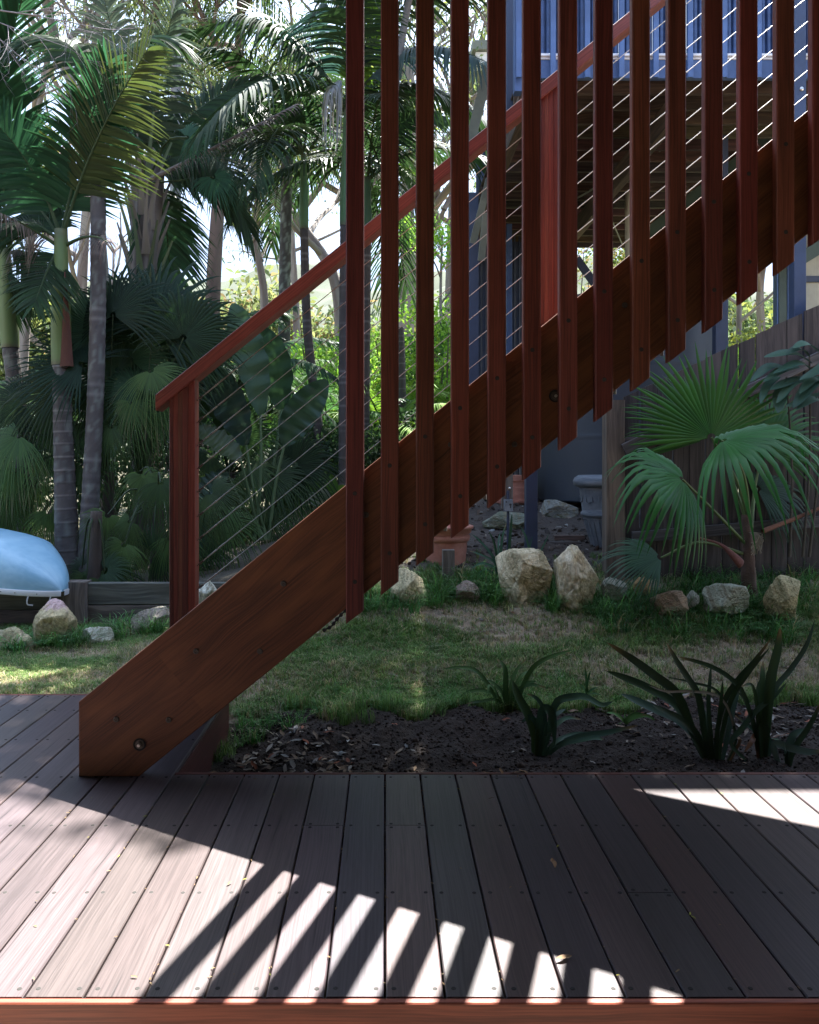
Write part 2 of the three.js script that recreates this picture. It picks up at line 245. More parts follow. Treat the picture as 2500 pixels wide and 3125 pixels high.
{
  const xs = [], ds = []; for (let x = -4.2; x <= 4.21; x += 0.032) xs.push(x); for (let k = 1, x = 4.2; x < 260; k++) { x *= 1.13; xs.push(x); xs.unshift(-x); }
  ds.push(-40, -12, -5, -2, -0.5, 1, 2, 2.8); for (let d = 3.2; d < 7.2; d += 0.026) ds.push(d); for (let d = 7.2; d < 430; d *= 1.035) ds.push(d);
  const mb = new MB(), nx = xs.length;
  for (const d of ds) for (const x of xs) {
    const soil = soilness(x, d), mul = mulchness(x, d), dead = deadness(x, d), n = fbm(x * 9, d * 9, 17, 3);
    let c = mixc([0.08, 0.10, 0.038], [0.30, 0.23, 0.165], dead); c = mixc(c, [0.055, 0.042, 0.033], mul); c = mixc(c, [0.017, 0.0105, 0.007], soil);
    if (d > 6.7 && x < 0) c = [0.05, 0.042, 0.028]; if (d > 9.5) c = [0.10, 0.09, 0.05]; if (d > 22) c = [0.03, 0.042, 0.018]; if (d < 3.1) c = [0.34, 0.30, 0.25];
    const k = 0.6 + 0.8 * n; mb.v(V(x, d < 3 ? -0.3 : groundY(x, d), -d), [c[0] * k, c[1] * k, c[2] * k], x, d);
  }
  for (let j = 0; j + 1 < ds.length; j++) for (let i = 0; i + 1 < nx; i++) { const a = j * nx + i; mb.q(a, a + 1, a + nx + 1, a + nx); }
  const g = thing('ground', 'sloping garden ground of soil, thin lawn and mulch running up to the trees', 'ground', V(0, 0, 0), { kind: 'structure' });
  part(g, 'terrain', mb.geo(), M.ground, { kind: 'structure' });
}

// ---------------------------------------------------------------- the timber deck
const PITCH = 0.1423;
{
  const deck = thing('deck', 'grey-brown timber deck of wide boards with a lit strip at its front', 'deck', V(0, 0, -1.95), { kind: 'structure' });
  const r = rng(5), head = new THREE.LatheGeometry([[0.0001, 0.0004], [0.002, 0.0004], [0.0026, 0.0009], [0.0054, 0.0009], [0.0064, -0.0005]].map(([a, b]) => new THREE.Vector2(a, b)), 10);
  const joists = [1.985, 2.43, 2.88, 3.325, 3.775, 4.225, 4.475];
  const tones = { 6: [0.66, 0.47, 0.43], 4: [0.72, 0.62, 0.58], 5: [0.52, 0.48, 0.5], 0: [0.95, 0.88, 0.8], 1: [0.62, 0.62, 0.66], 2: [0.7, 0.62, 0.57], 3: [0.55, 0.52, 0.54], '-1': [0.6, 0.63, 0.72], 7: [0.5, 0.46, 0.48], 8: [0.6, 0.52, 0.5], 9: [0.85, 0.78, 0.72] };
  const splits = { 0: 2.882, 5: 2.43, '-2': 2.882, 3: 3.325 };
  for (let b = -26; b <= 22; b++) {
    const back = b < -6 ? 4.5 : 3.352, x = (b + 0.5) * PITCH, k = tones[b] ?? (() => { const q = 0.72 + 0.32 * r(); return [q, q * (0.9 + 0.07 * r()), q * (0.86 + 0.1 * r())]; })();
    const cuts = splits[b] ? [1.955, splits[b] - 0.001, splits[b] + 0.001, back] : [1.955, back];
    for (let s = 0; s < cuts.length; s += 2) {
      const w = PITCH - 0.0048 - 0.0012 * r(), tint = k.map((q) => q * (0.96 + 0.08 * r()));
      const m = part(deck, 'deck_board', AX.z(bar(w, 0.022, cuts[s + 1] - cuts[s], { c: 0.003, u0: r() * 3, v0: r() * 4, tint })).translate(x, -0.011 + 0.0008 * (r() - 0.5), -cuts[s + 1]), M.deck);
      for (const j of joists) if (j > cuts[s] - 0.01 && j < cuts[s + 1] + 0.01) { if (Math.abs(x) > 2.6) continue; const off = Math.abs(j - cuts[s]) < 0.01 ? 0.014 : Math.abs(j - cuts[s + 1]) < 0.01 ? -0.014 : 0; for (const e of [-1, 1]) { const q = placed(m, 'screw', head, M.screw, V(x + e * (0.046 + 0.004 * r()), 0.0003, -(j + off + 0.003 * (r() - 0.5)))); } }
    }
  }
  const red = [1.7, 1.55, 1.3];
  part(deck, 'front_fascia', box(-3.75, 3.3, -0.2, 0, -1.951, -1.931, { c: 0.003, u0: 0.3, tint: red }), M.merbau);
  part(deck, 'back_fascia', box(-0.853, 3.3, -0.2, 0.001, -3.376, -3.355, { c: 0.003, u0: 0.9, tint: [0.6, 0.6, 0.65] }), M.merbau);
  part(deck, 'rear_fascia', box(-3.75, -0.853, -0.2, 0.001, -4.524, -4.503, { c: 0.003, u0: 1.4, tint: [0.8, 0.7, 0.65] }), M.merbau);
  part(deck, 'side_fascia', box(-0.873, -0.8535, -0.24, -0.023, -4.503, -3.378, { c: 0.002, u0: 0.2, tint: [0.5, 0.5, 0.55] }), M.merbau);
  for (const j of joists.slice(1, 4)) part(deck, 'joist', box(-3.7, 3.2, -0.165, -0.0235, -j - 0.0225, -j + 0.0225, { tint: [0.8, 0.8, 0.8] }), M.dark);
}

// ---------------------------------------------------------------- the staircase
const SL = 0.811, TH = Math.atan(SL), D0 = 3.326, D1 = 4.37;
const topY = (x) => 0.302 + SL * (x + 1.2321), botY = (x) => topY(x) - 0.4975;
{
  const r = rng(77), st = thing('staircase', 'red hardwood staircase with tall vertical battens, cable rail and sloping handrail', 'staircase', V(-1.0, 0, -D0));
  const XL = -1.2321, XR = 2.85, cos = Math.cos(TH), sin = Math.sin(TH);
  function stringer(zf, thick, tint, foot) {                       // side board, drawn in its own sloping axes so that the grain runs along it
    const P = [[XL, topY(XL)], [XL, foot], [XL + (foot - botY(XL)) / SL, foot], [XR, botY(XR)], [XR, topY(XR)]].map(([x, y]) => new THREE.Vector2(x * cos + y * sin, -x * sin + y * cos));
    const g = new THREE.ExtrudeGeometry(new THREE.Shape(P), { depth: thick - 0.008, bevelThickness: 0.004, bevelSize: 0.004, bevelOffset: -0.004, bevelSegments: 2, curveSegments: 1 });
    const uv = g.attributes.uv; for (let k = 0; k < uv.count; k++) uv.setXY(k, uv.getY(k) + 0.13, uv.getX(k) + 0.4);
    g.setAttribute('color', new THREE.Float32BufferAttribute(new Float32Array(g.attributes.position.count * 3).map((_, k) => tint[k % 3]), 3));
    return g.rotateZ(TH).translate(0, 0, zf - thick + 0.004);
  }
  const near = part(st, 'stringer', stringer(-D0, 0.05, [1, 1, 1], 0.001), M.stringer), far = part(st, 'stringer', stringer(-D1 + 0.06, 0.05, [0.9, 0.9, 0.9], 0.001), M.stringer);
  // fixings in the near board
  const washer = new THREE.LatheGeometry([[0.0001, 0.0045], [0.003, 0.0045], [0.0035, 0.0015], [0.0045, 0.0015], [0.005, 0.005], [0.0105, 0.0045], [0.012, 0]].map(([a, b]) => new THREE.Vector2(a, b)), 18).rotateX(Math.PI / 2);
  const cup = new THREE.LatheGeometry([[0.0001, -0.004], [0.0195, -0.004], [0.0215, 0.0012], [0.0255, 0.0008]].map(([a, b]) => new THREE.Vector2(a, b)), 24).rotateX(Math.PI / 2), nut = new THREE.CylinderGeometry(0.0125, 0.0135, 0.012, 6).rotateX(Math.PI / 2), rod = new THREE.CylinderGeometry(0.006, 0.006, 0.02, 12).rotateX(Math.PI / 2), wsh = new THREE.CylinderGeometry(0.0185, 0.0185, 0.003, 20).rotateX(Math.PI / 2);
  for (const [x, y] of [[355, 2195], [515, 2197], [598.5, 1987.5], [793.5, 1987.5], [865, 1781], [1117, 1571], [1570, 1356], [1907, 931], [1376, 1357]]) placed(near, 'bolt', washer, M.bolt, at(x, y, D0).add(V(0, 0, 0.0006)));
  for (const [x, y] of [[427, 2271], [1694, 1209]]) { const p = at(x, y, D0); placed(near, 'bolt_cup', cup, M.darkmetal, p.clone().add(V(0, 0, 0.0045))); placed(near, 'washer', wsh, M.bolt, p.clone().add(V(0, 0, 0.0035))); placed(near, 'nut', nut, M.bolt, p.clone().add(V(0, 0, 0.008))); placed(near, 'bolt', rod, M.steel, p.clone().add(V(0, 0, 0.011))); }
  // treads between the two boards, on angle brackets
  for (let k = 0; k < 13; k++) {
    const y = 0.232 + 0.2735 * k, x = XL + 0.16 + (y - 0.232) / SL; if (y > 3.2) break;
    const t = part(st, 'tread', AX.z(bar(0.28, 0.04, D1 - D0 - 0.115, { c: 0.005, u0: r(), v0: r() * 2, tint: [0.95, 0.9, 0.9] })).translate(x + 0.1, y + 0.03, -D1 + 0.06), M.merbau);
    part(t, 'tread_bracket', mergeGeometries([box(x, x + 0.19, y + 0.002, y + 0.008, -D0 - 0.09, -D0 - 0.052, { c: 0.0005 }), box(x + 0.001, x + 0.189, y - 0.05, y + 0.001, -D0 - 0.056, -D0 - 0.0515, { c: 0.0005 })]), M.bolt);
  }
  // clips that show below the near board
  for (const [x, y] of [[1480, 1518], [1360, 1615], [1877, 1197], [2022, 1079]]) part(st, 'clip', box(at(x - 5, 0, 3.36).x, at(x + 5, 0, 3.36).x, at(0, y + 6, 3.36).y, at(0, y - 22, 3.36).y, -3.374, -3.362, { c: 0.001 }), M.steel);
  { const mb = new MB(); tube(mb, [at(985, 1925, 3.40), at(1010, 1912, 3.41), at(1030, 1888, 3.40), at(1050, 1868, 3.40), at(1070, 1850, 3.4)], (t) => 0.006 + 0.003 * Math.sin(t * 40), { n: 40, seg: 6 }); part(st, 'cable_loop', mb.geo(), M.darkmetal); }
  // battens on the near face; each has a sloping foot and two counterbored fixings
  const hole = new THREE.LatheGeometry([[0.0001, 0.0004], [0.0035, 0.0005], [0.0075, 0.0012], [0.0088, 0.0001]].map(([a, b]) => new THREE.Vector2(a, b)), 16).rotateX(Math.PI / 2);
  for (let i = -0; i <= 15; i++) {
    const rx = [1110.5, 1217, 1325, 1432, 1545, 1652, 1763, 1872, 1985, 2095, 2207, 2314, 2426, 2535, 2645, 2755][i], w = 0.0715 + 0.0012 * (r() - 0.5), x = (rx - CX) / F * 3.2835 - w / 2, by = botY(x) - 0.055 + 0.006 * (r() - 0.5), q = 0.76 + 0.42 * r();
    const len = 3.745 - by, b = part(st, 'batten', bar(w, 0.042, len, { c: 0.004, cut0: 0.77, u0: r() * 4, v0: r() * 5, tint: [q * 1.05, q * (0.8 + 0.42 * r()), q * (0.78 + 0.4 * r())] }).translate(x, by, -D0 + 0.0215), M.merbau);
    for (const dy of [0.435, 0.085]) placed(b, 'fixing_hole', hole, M.darkmetal, V(x + 0.002 * (r() - 0.5), botY(x) + dy + 0.004 * (r() - 0.5), -D0 + 0.0431));
  }
  // laminated newel posts on the far side
  const strips = [[0.022, [0.75, 0.72, 0.8]], [0.025, [1.05, 0.95, 0.95]], [0.0225, [0.95, 1.35, 1.2]], [0.0285, [0.85, 0.82, 0.9]], [0.0385, [1.25, 0.95, 0.9]]];
  const railTop = (x) => at(474.5, 1204, 4.33).y + 0.8085 * (x - at(474.5, 1204, 4.33).x);
  for (const [px0, list] of [[516.5, strips], [1629, [[0.03, [0.9, 0.8, 0.8]], [0.026, [1.0, 0.95, 0.9]], [0.022, [1.35, 1.6, 1.5]], [0.0265, [1.1, 1.0, 0.95]], [0.032, [1.0, 0.92, 0.9]]]]]) {
    const x0 = at(px0, 0, D1 - 0.02).x, g = new THREE.Group(); g.name = numbered('newel_post'); st.add(g); let x = x0;
    list.forEach(([w, tint], k) => {
      const y0 = botY(x + w / 2) - 0.02, y1 = railTop(x + w / 2) - 0.0835;
      part(g, 'laminate', bar(w - 0.0006, 0.092, y1 - y0, { c: k === 0 || k === list.length - 1 ? 0.003 : 0.0006, cut0: SL, cut1: 0.8085, u0: r() * 3, v0: r() * 4, tint }).translate(x + w / 2, y0, -4.35 - 0.046 + (k % 2 ? 0.0004 : 0)), M.merbau);
      x += w;
    });
  }
  { // handrail with a plumb-cut end
    const A = at(474.5, 1204, 4.33), L = 5.6, phi = Math.atan(0.8085), H = 0.0826, th = H * Math.cos(phi);
    const g = bar(th, 0.142, L, { c: 0.003, cut0: -Math.tan(phi), cut1: -Math.tan(phi), u0: 0.4, v0: 0.3, tint: [1.35, 1.3, 1.35] });
    g.rotateZ(-(Math.PI / 2 - phi)).translate(A.x, A.y - H / 2, -4.33 - 0.071); part(st, 'handrail', g, M.merbau);
  }
  // nine tensioned wires with forks and turnbuckles
  const x0 = at(606, 0, 4.396).x, z = -4.396, dir = V(Math.cos(TH), Math.sin(TH), 0).normalize();
  [1213, 1280, 1350, 1422, 1493, 1568, 1640, 1717, 1790].forEach((py, k) => {
    const A = at(606, py + 6, 4.396), p = (s) => A.clone().addScaledVector(dir, s), L = 6.5, c = new MB();
    tube(c, [p(0.28), p(L)], () => 0.0022, { n: 1, seg: 6 }); const cab = part(st, 'cable', c.geo(), M.steel);
    const f = new MB(); tube(f, [p(-0.03), p(0.008)], () => 0.0024, { n: 1, seg: 6 }); tube(f, [p(0.005), p(0.012), p(0.022), p(0.034)], (t) => 0.0068 - 0.002 * t, { n: 8, seg: 10, squash: 1.25 }); part(cab, 'fork', f.geo(), M.bolt);
    const tb = new MB(); tube(tb, [p(0.03), p(0.285)], (t, a, s) => (s < 0.03 ? 0.0026 : s < 0.036 ? 0.005 : s < 0.088 ? lerp(0.0034, 0.0044, (s - 0.036) / 0.05) : s < 0.094 ? 0.0054 : s < 0.108 ? 0.0027 : s < 0.15 ? 0.0042 : 0.003), { n: 60, seg: 8 }); part(cab, 'turnbuckle', tb.geo(), M.steel);
    if (k % 2 === 0) { const w = new THREE.TorusGeometry(0.007, 0.0006, 5, 16).translate(p(0.012).x, p(0.012).y - 0.009, z + 0.008); part(cab, 'split_ring', w, M.steel); }
  });
}

// ---------------------------------------------------------------- the house on posts at the right, its balcony floor over the slope
const HD = 6.5;
{
  const r = rng(9), h = thing('house', 'blue timber house on posts with a clad balcony and dark joists underneath', 'house', at(2100, 1400, 8));
  const X = (px, d = HD) => (px - CX) * d / F, Y = (py, d = HD) => EYE + (CY - py) * d / F, xr = 5.2, fy = Y(239), xl = X(1590);
  part(h, 'fascia_beam', box(xl, xr, fy, Y(182), -HD - 0.045, -HD, { tint: [1, 1, 1] }), M.blue);
  part(h, 'sill', mergeGeometries([box(xl, xr, Y(182) + 0.001, Y(175), -HD - 0.05, -HD + 0.006), box(xl, xr, Y(175) + 0.001, Y(166), -HD - 0.05, -HD + 0.022)]), M.white);
  const top = 5.22;
  for (let k = 0; k < 14; k++) { // bays: a proud batten and a ribbed sheet between battens
    const x0 = X(1581 + 104 * k), x1 = X(1581 + 104 * (k + 1)); if (x0 > xr - 0.3) break;
    part(h, 'baluster', box(X(1677 + 104 * (k - 1)), X(1693 + 104 * (k - 1)), fy - 0.012, top, -HD + 0.024, -HD + 0.05, { c: 0.002 }), M.paleblue);
    const mb = new MB(), n = 6; let prev = null;
    for (let s = 0; s <= n * 6; s++) { const u = s / (n * 6), ph = (s % 6), z = -HD - 0.02 + (ph === 0 || ph === 5 ? -0.028 : ph === 1 || ph === 4 ? 0 : 0.004), x = lerp(X(1693 + 104 * (k - 1)) - 0.02, X(1677 + 104 * k) + 0.02, u), row = [mb.v(V(x, Y(166), z), [1, 1, 1], x, 0), mb.v(V(x, top, z), [1, 1, 1], x, top)]; if (prev) mb.q(prev[0], row[0], row[1], prev[1]); prev = row; }
    part(h, 'ribbed_sheet', mb.geo(true), M.blue);
  }
  part(h, 'top_rail', box(X(1572), xr, top + 0.001, top + 0.045, -HD - 0.06, -HD + 0.06), M.blue);
  part(h, 'corner_post', box(X(1571), X(1594), fy - 0.1, top, -HD - 0.09, -HD + 0.001), M.blue);
  part(h, 'back_post', box(X(1546, 7.2), X(1572, 7.2), Y(300, 7.2) - 0.2, 6.2, -7.29, -7.2), M.navy);
  for (let k = 0; k < 17; k++) { const d = 6.72 + 0.298 * k; part(h, 'joist', box(X(1600), xr, fy - 0.02 - 0.006 * r(), fy + 0.13, -d - 0.045, -d, { u0: r() * 3, v0: r() * 4, tint: [0.45, 0.42, 0.4].map((q) => q * (0.7 + 0.6 * r())) }), M.dark); }
  part(h, 'floor', box(X(1600), xr, fy + 0.132, fy + 0.16, -11.6, -HD - 0.046, { tint: [0.3, 0.28, 0.27] }), M.dark);
  for (const x of [X(1600) + 0.03, X(2080, 6.6), xr - 0.05]) part(h, 'bearer', box(x - 0.04, x + 0.04, fy - 0.24, fy - 0.03, -11.5, -6.7, { tint: [0.6, 0.55, 0.5] }), M.dark);
  const posts = [[1432, 1461, 160, 1330, 9.2, M.navy], [1547, 1563, 515, 1100, 10.4, M.blue], [1606, 1641, 760, 1700, 6.75, M.navy], [2185, 2223, 300, 1400, 7.6, M.navy], [2424, 2461, -150, 1400, 6.405, M.postblue]];
  for (const [a, b, t, u, d, m] of posts) part(h, 'post', box(X(a, d), X(b, d), Math.min(Y(u, d), 0.5), Math.min(Y(t, d), d === 6.405 ? 9 : fy - 0.01), -d - 0.09, -d, { c: 0.003 }), m);
  placed(h, 'post_bolt', new THREE.SphereGeometry(0.017, 12, 8).scale(1, 1, 0.5), M.steel, at(2447, 271, 6.402));
  part(h, 'knee_brace', bar2(at(1549, 578, 10.3), at(1604, 662, 10.3), 0.075, 0.045), M.navy);
  part(h, 'knee_brace', bar2(at(1757, 785, 9.8), at(1822, 876, 9.8), 0.09, 0.045), M.navy);
  part(h, 'knee_brace', bar2(at(2022, 1060, 8.4), at(2105, 1135, 8.4), 0.11, 0.045), M.navy);
  for (const [A, B] of [[at(1700, 640, 9.6), at(2420, 226, 6.9)], [at(1752, 405, 8.2), at(1899, 745, 10.8)]]) part(h, 'steel_strap', bar2(A, B, 0.022, 0.006, { c: 0.001 }), M.greygreen);
  part(h, 'sloping_board', bar2(at(1960, 735, 9.5), at(2420, 372, 7.6), 0.17, 0.04), M.darkgreen);
  part(h, 'drain_pipe', new THREE.CylinderGeometry(0.035, 0.035, 1.3, 14).translate(at(1917, 700, 9.4).x, at(1917, 745, 9.4).y, -9.4), M.beige);
  part(h, 'corrugated_wall', (() => { const mb = new MB(), d = 11.2; let prev = null; for (let k = 0; k <= 60; k++) { const x = X(1452, d) + k * 0.013, z = -d + (k % 5 < 1 ? 0.02 : k % 5 < 2 ? 0.012 : 0), row = [mb.v(V(x, 0.7, z), [1, 1, 1], x, 0), mb.v(V(x, Y(380, d), z), [1, 1, 1], x, 3)]; if (prev) mb.q(prev[0], row[0], row[1], prev[1]); prev = row; } return mb.geo(true); })(), M.navy);
  part(h, 'lower_wall', box(X(2455, 8.6), 6.2, 0.6, fy - 0.25, -8.8, -8.6), M.beige);
  part(h, 'wall_band', box(X(2455, 8.58), 6.2, Y(861, 8.58), Y(842, 8.58), -8.598, -8.575), M.navy);
  part(h, 'eave_board', bar2(at(2440, 792, 8.4), at(2640, 670, 8.4), 0.13, 0.035), M.darkgreen);
  part(h, 'corner_board', mergeGeometries([box(X(2377, 8.7), X(2402, 8.7), 0.6, 3.8, -8.8, -8.7), box(X(2412, 8.7), X(2425, 8.7), 0.6, 3.8, -8.79, -8.7)]), M.darkgreen);
  part(h, 'edge_strip', mergeGeometries([box(X(2371, 8.69), X(2376, 8.69), 0.6, 3.8, -8.78, -8.69), box(X(2403, 8.71), X(2411, 8.71), 0.6, 3.8, -8.78, -8.71)]), M.paleblue);
}
// grey boards that lean under the house
for (const [A, B, w, label] of [[at(1426, 470, 9), at(1496, 190, 8.6), 0.11, 'long grey board leaning above the handrail beside the palm fronds'], [at(1443, 742, 9), at(1494, 545, 8.7), 0.075, 'weathered green-grey board leaning below the handrail against the blue wall'], [at(1469, 795, 8.9), at(1484, 650, 8.7), 0.075, 'short grey board end hanging beside the navy post'], [at(1556, 545, 8.9), at(1600, 300, 8.2), 0.12, 'wide grey tapered board leaning beside the tall newel post']]) { const t = thing('timber_board', label, 'timber board', A); part(t, 'board', bar2(A, B, w, 0.04), M.greygreen); }
{ const g = thing('neighbour_eave', 'white eave corner of the next house seen past palm leaflets', 'eave', at(1470, 180, 16)); part(g, 'gutter', box(at(1452, 0, 16).x, at(1560, 0, 16).x, at(0, 193, 16).y, at(0, 158, 16).y, -16.3, -16), M.white); part(g, 'roof', box(at(1440, 0, 16).x, at(1580, 0, 16).x, at(0, 157, 16).y, at(0, 130, 16).y, -18, -15.9), M.greygreen); }
// upper storey on the viewer's side, out of view, that carries the tops of the battens
{
  const g = thing('upper_floor', 'timber floor of the storey above that the tall battens reach up to', 'upper floor', V(0, 3.75, -1));
  part(g, 'floor_slab', box(-5.5, 5.5, 3.75, 3.93, -3.7, 3.6, { tint: [0.8, 0.8, 0.8] }), M.dark);
  part(g, 'edge_beam', box(-5.5, 5.5, 3.56, 3.748, -3.25, -3.2, { tint: [0.8, 0.8, 0.8] }), M.dark);
  const w = thing('house_wall', 'painted house wall standing behind the viewer at the front of the deck', 'wall', V(0, 0, 3), { kind: 'structure' });
  part(w, 'wall_face', box(-5.5, 5.5, -0.3, 3.745, 2.9, 3.1), M.beige);
}

// what stands at the two sides of the deck, out of view: a wing of the house and a clipped hedge
{
  const w = thing('house_wing', 'painted side wing of the house beside the deck, out of view at the right', 'house wing', V(5.2, 0, 0)); part(w, 'wing_wall', box(4.9, 5.1, -0.3, 3.745, -3.15, 2.88), M.greygreen); part(w, 'wing_board', box(4.86, 4.898, 0.0, 0.2, -3.3, 2.88), M.navy);
}
// ---------------------------------------------------------------- fence, tank, pots, stones and the boat
{
  const r = rng(21), f = thing('paling_fence', 'weathered grey paling fence with a stepped top running uphill behind the fan palm', 'fence', at(1905, 1700, 6.3)), d = 6.3;
  const X = (px) => (px - CX) * d / F, Y = (py) => EYE + (CY - py) * d / F;
  for (let k = 0; k < 17; k++) {
    const x0 = X(1903 + 50 * k) + 0.002, x1 = X(1903 + 50 * (k + 1)) - 0.003 - 0.003 * r(), yt = Y(1213 - 0.472 * 50 * (k + 0.5)) + 0.012 * (r() - 0.5), w = x1 - x0, ya = 0.25, q = 0.75 + 0.5 * r();
    const m = part(f, 'paling', bar(w, 0.016, yt - ya, { c: 0.003, cut1: 0.44 + 0.1 * (r() - 0.5), u0: r() * 3, v0: r() * 5, tint: [q * 0.44, q * 0.4, q * 0.4] }).rotateZ(0.008 * (r() - 0.5)).translate((x0 + x1) / 2, ya, -d + 0.004 * (r() - 0.5)), M.grey);
  }
  part(f, 'rail', bar2(at(1903, 1372, d - 0.05), at(2760, 968, d - 0.05), 0.085, 0.04, { u0: 0.3, tint: [0.6, 0.6, 0.64] }), M.grey);
  part(f, 'rail', bar2(at(1903, 1352, d - 0.012), at(2075, 1335, d - 0.012), 0.08, 0.02, { u0: 1.3, tint: [0.55, 0.55, 0.58] }), M.grey);
  part(f, 'rail', bar2(at(1930, 1640, d - 0.05), at(2760, 1570, d - 0.05), 0.085, 0.04, { u0: 0.9, tint: [0.5, 0.5, 0.54] }), M.grey);
  part(f, 'post', bar(X(1903) - X(1846), 0.13, Y(1222) - 0.2, { c: 0.006, u0: 0.7, v0: 1.1, tint: [0.95, 0.85, 0.75], cut1: 0.02 }).translate((X(1903) + X(1846)) / 2, 0.2, -d - 0.02), M.sleeper);
}
{
  const d = 8.7, g = thing('water_tank', 'large dark round water tank on a stone base behind the fence post', 'water tank', at(1900, 1525, d)), p = at(1900, 1525, d), R = 272 * d / F;
  part(g, 'shell', new THREE.LatheGeometry([[0.001, 0], [R * 0.985, 0], [R, 0.02], [R, 0.6], [R + 0.008, 0.62], [R + 0.008, 0.66], [R, 0.68], [R, 1.3], [R + 0.008, 1.32], [R + 0.008, 1.36], [R, 1.38], [R, 1.95], [R * 0.95, 2.02], [R * 0.3, 2.2], [0.001, 2.22]].map(([a, b]) => new THREE.Vector2(a, b)), 64).translate(p.x, p.y, p.z), M.tank);
  part(g, 'lid', new THREE.CylinderGeometry(0.22, 0.24, 0.07, 24).translate(p.x, p.y + 2.24, p.z), M.navy);
}
function lathe(list, k = 1) { return new THREE.LatheGeometry(list.map(([a, b]) => new THREE.Vector2(a * k, b * k)), 48); }
{
  const d = 6.95, p = at(1868, 1672, d), g = thing('urn', 'large grey moulded garden urn partly hidden by the fence post', 'urn', p), k = d / F;
  const b = part(g, 'body', lathe([[0.01, 0], [54, 0], [60, 6], [84, 90], [88, 96], [93, 100], [94, 106], [89, 112], [90, 122], [97, 176], [98, 186]], k).translate(p.x, p.y, p.z), M.urn);
  part(g, 'rim', lathe([[88, 182], [104, 186], [114, 192], [117, 204], [112, 214], [100, 222], [90, 220], [84, 200], [84, 150], [1, 146]], k).translate(p.x, p.y, p.z), M.urn);
  const m = []; for (let i = 0; i < 44; i++) { const a = i / 44 * 2 * Math.PI; m.push(new THREE.SphereGeometry(2.6 * k, 6, 5).translate(Math.cos(a) * 83.5 * k, 88 * k, Math.sin(a) * 83.5 * k)); }
  part(b, 'bead_band', mergeGeometries(m).translate(p.x, p.y, p.z), M.urn);
  const rel = []; for (let i = 0; i < 12; i++) { const a = i / 12 * 2 * Math.PI; for (const [dx, y, w, h] of [[-0.07, 152, 3, 18], [0, 142, 14, 3], [0.07, 150, 3, 16], [-0.02, 160, 10, 3]]) rel.push(new THREE.BoxGeometry(w * k, h * k, 6 * k).translate(0, 0, 93 * k).rotateY(a + dx * 2).translate(0, y * k, 0)); }
  part(b, 'relief_band', mergeGeometries(rel).translate(p.x, p.y, p.z), M.urn);
  const ribs = []; for (let i = 0; i < 26; i++) { const a = i / 26 * 2 * Math.PI; ribs.push(new THREE.CylinderGeometry(3 * k, 2.2 * k, 76 * k, 6).rotateX(0.28).translate(0, 46 * k, 71.5 * k).rotateY(a)); }
  part(b, 'rib_band', mergeGeometries(ribs).translate(p.x, p.y, p.z), M.urn);
}
{
  const d = 6.6, p = at(1357, 1752, d), g = thing('plant_pot', 'terracotta plant pot with a broad double rim under the staircase', 'plant pot', p), k = d / F;
  part(g, 'body', lathe([[0.01, 0], [58, 0], [60, 4], [70, 104], [66, 106]], k).translate(p.x, p.y, p.z), M.terracotta);
  part(g, 'rim', lathe([[70, 100], [76, 106], [78, 118], [74, 122], [80, 128], [82, 138], [88, 141], [88, 148], [82, 150], [74, 148], [72, 120], [1, 118]], k).translate(p.x, p.y, p.z), M.terracotta);
  const s = thing('stake', 'short square grey timber stake standing in front of the terracotta pot', 'stake', at(1368, 1760, 6.3)); part(s, 'stake_body', box(at(1350, 0, 6.3).x, at(1387, 0, 6.3).x, 0.2, at(0, 1678, 6.3).y, -6.35, -6.26, { c: 0.004, u0: 0.2 }), M.sleeper);
}
{
  const d = 8.4, p = at(1560, 1556, d), k = d / F, g = thing('trough_planter', 'square terracotta planter behind the lock box in sunlight', 'planter', p);
  const sq = (a, y0, b, y1, t = 0) => { const m = new THREE.CylinderGeometry(b * 1.414 * k, a * 1.414 * k, (y1 - y0) * k, 4, 1).rotateY(Math.PI / 4 + 0.35).translate(0, (y0 + y1) / 2 * k, 0); return m; };
  part(g, 'body', sq(40, 0, 46, 90).translate(p.x, p.y, p.z), M.terracotta); part(g, 'rim', mergeGeometries([sq(50, 90, 51, 106), sq(48, 22, 49, 28), sq(47, 10, 48, 16)]).translate(p.x, p.y, p.z), M.terracotta);
}
{
  const d = 6.6, g = thing('lock_box_post', 'slim post with a pale metal lock box under the staircase', 'lock box', at(1551, 1700, d));
  part(g, 'timber', box(at(1532, 0, d).x, at(1566, 0, d).x, at(0, 1552, d).y, at(0, 1400, d).y, -d - 0.06, -d, { u0: 0.4 }), M.sleeper);
  part(g, 'pole', new THREE.CylinderGeometry(0.011, 0.011, 0.75, 12).translate(at(1550, 0, d).x, at(0, 1640, d).y, -d + 0.01), M.navy);
  const b = part(g, 'metal_box', box(at(1537, 0, d).x, at(1563, 0, d).x, at(0, 1559, d).y, at(0, 1524, d).y, -d + 0.001, -d + 0.045, { c: 0.004 }), M.urn);
  part(b, 'key_slot', mergeGeometries([box(at(1554, 0, d).x, at(1557, 0, d).x, at(0, 1550, d).y, at(0, 1540, d).y, -d + 0.044, -d + 0.0465, { c: 0.0005 }), box(at(1552, 0, d).x, at(1559, 0, d).x, at(0, 1541, d).y, at(0, 1536, d).y, -d + 0.044, -d + 0.047, { c: 0.0005 }), box(at(1541, 0, d).x, at(1545, 0, d).x, at(0, 1533, d).y, at(0, 1529, d).y, -d + 0.044, -d + 0.047, { c: 0.0005 })]), M.darkmetal);
  part(g, 'bolt', new THREE.SphereGeometry(0.011, 10, 8).translate(at(1555, 0, d).x, at(0, 1490, d).y, -d + 0.004), M.steel);
}
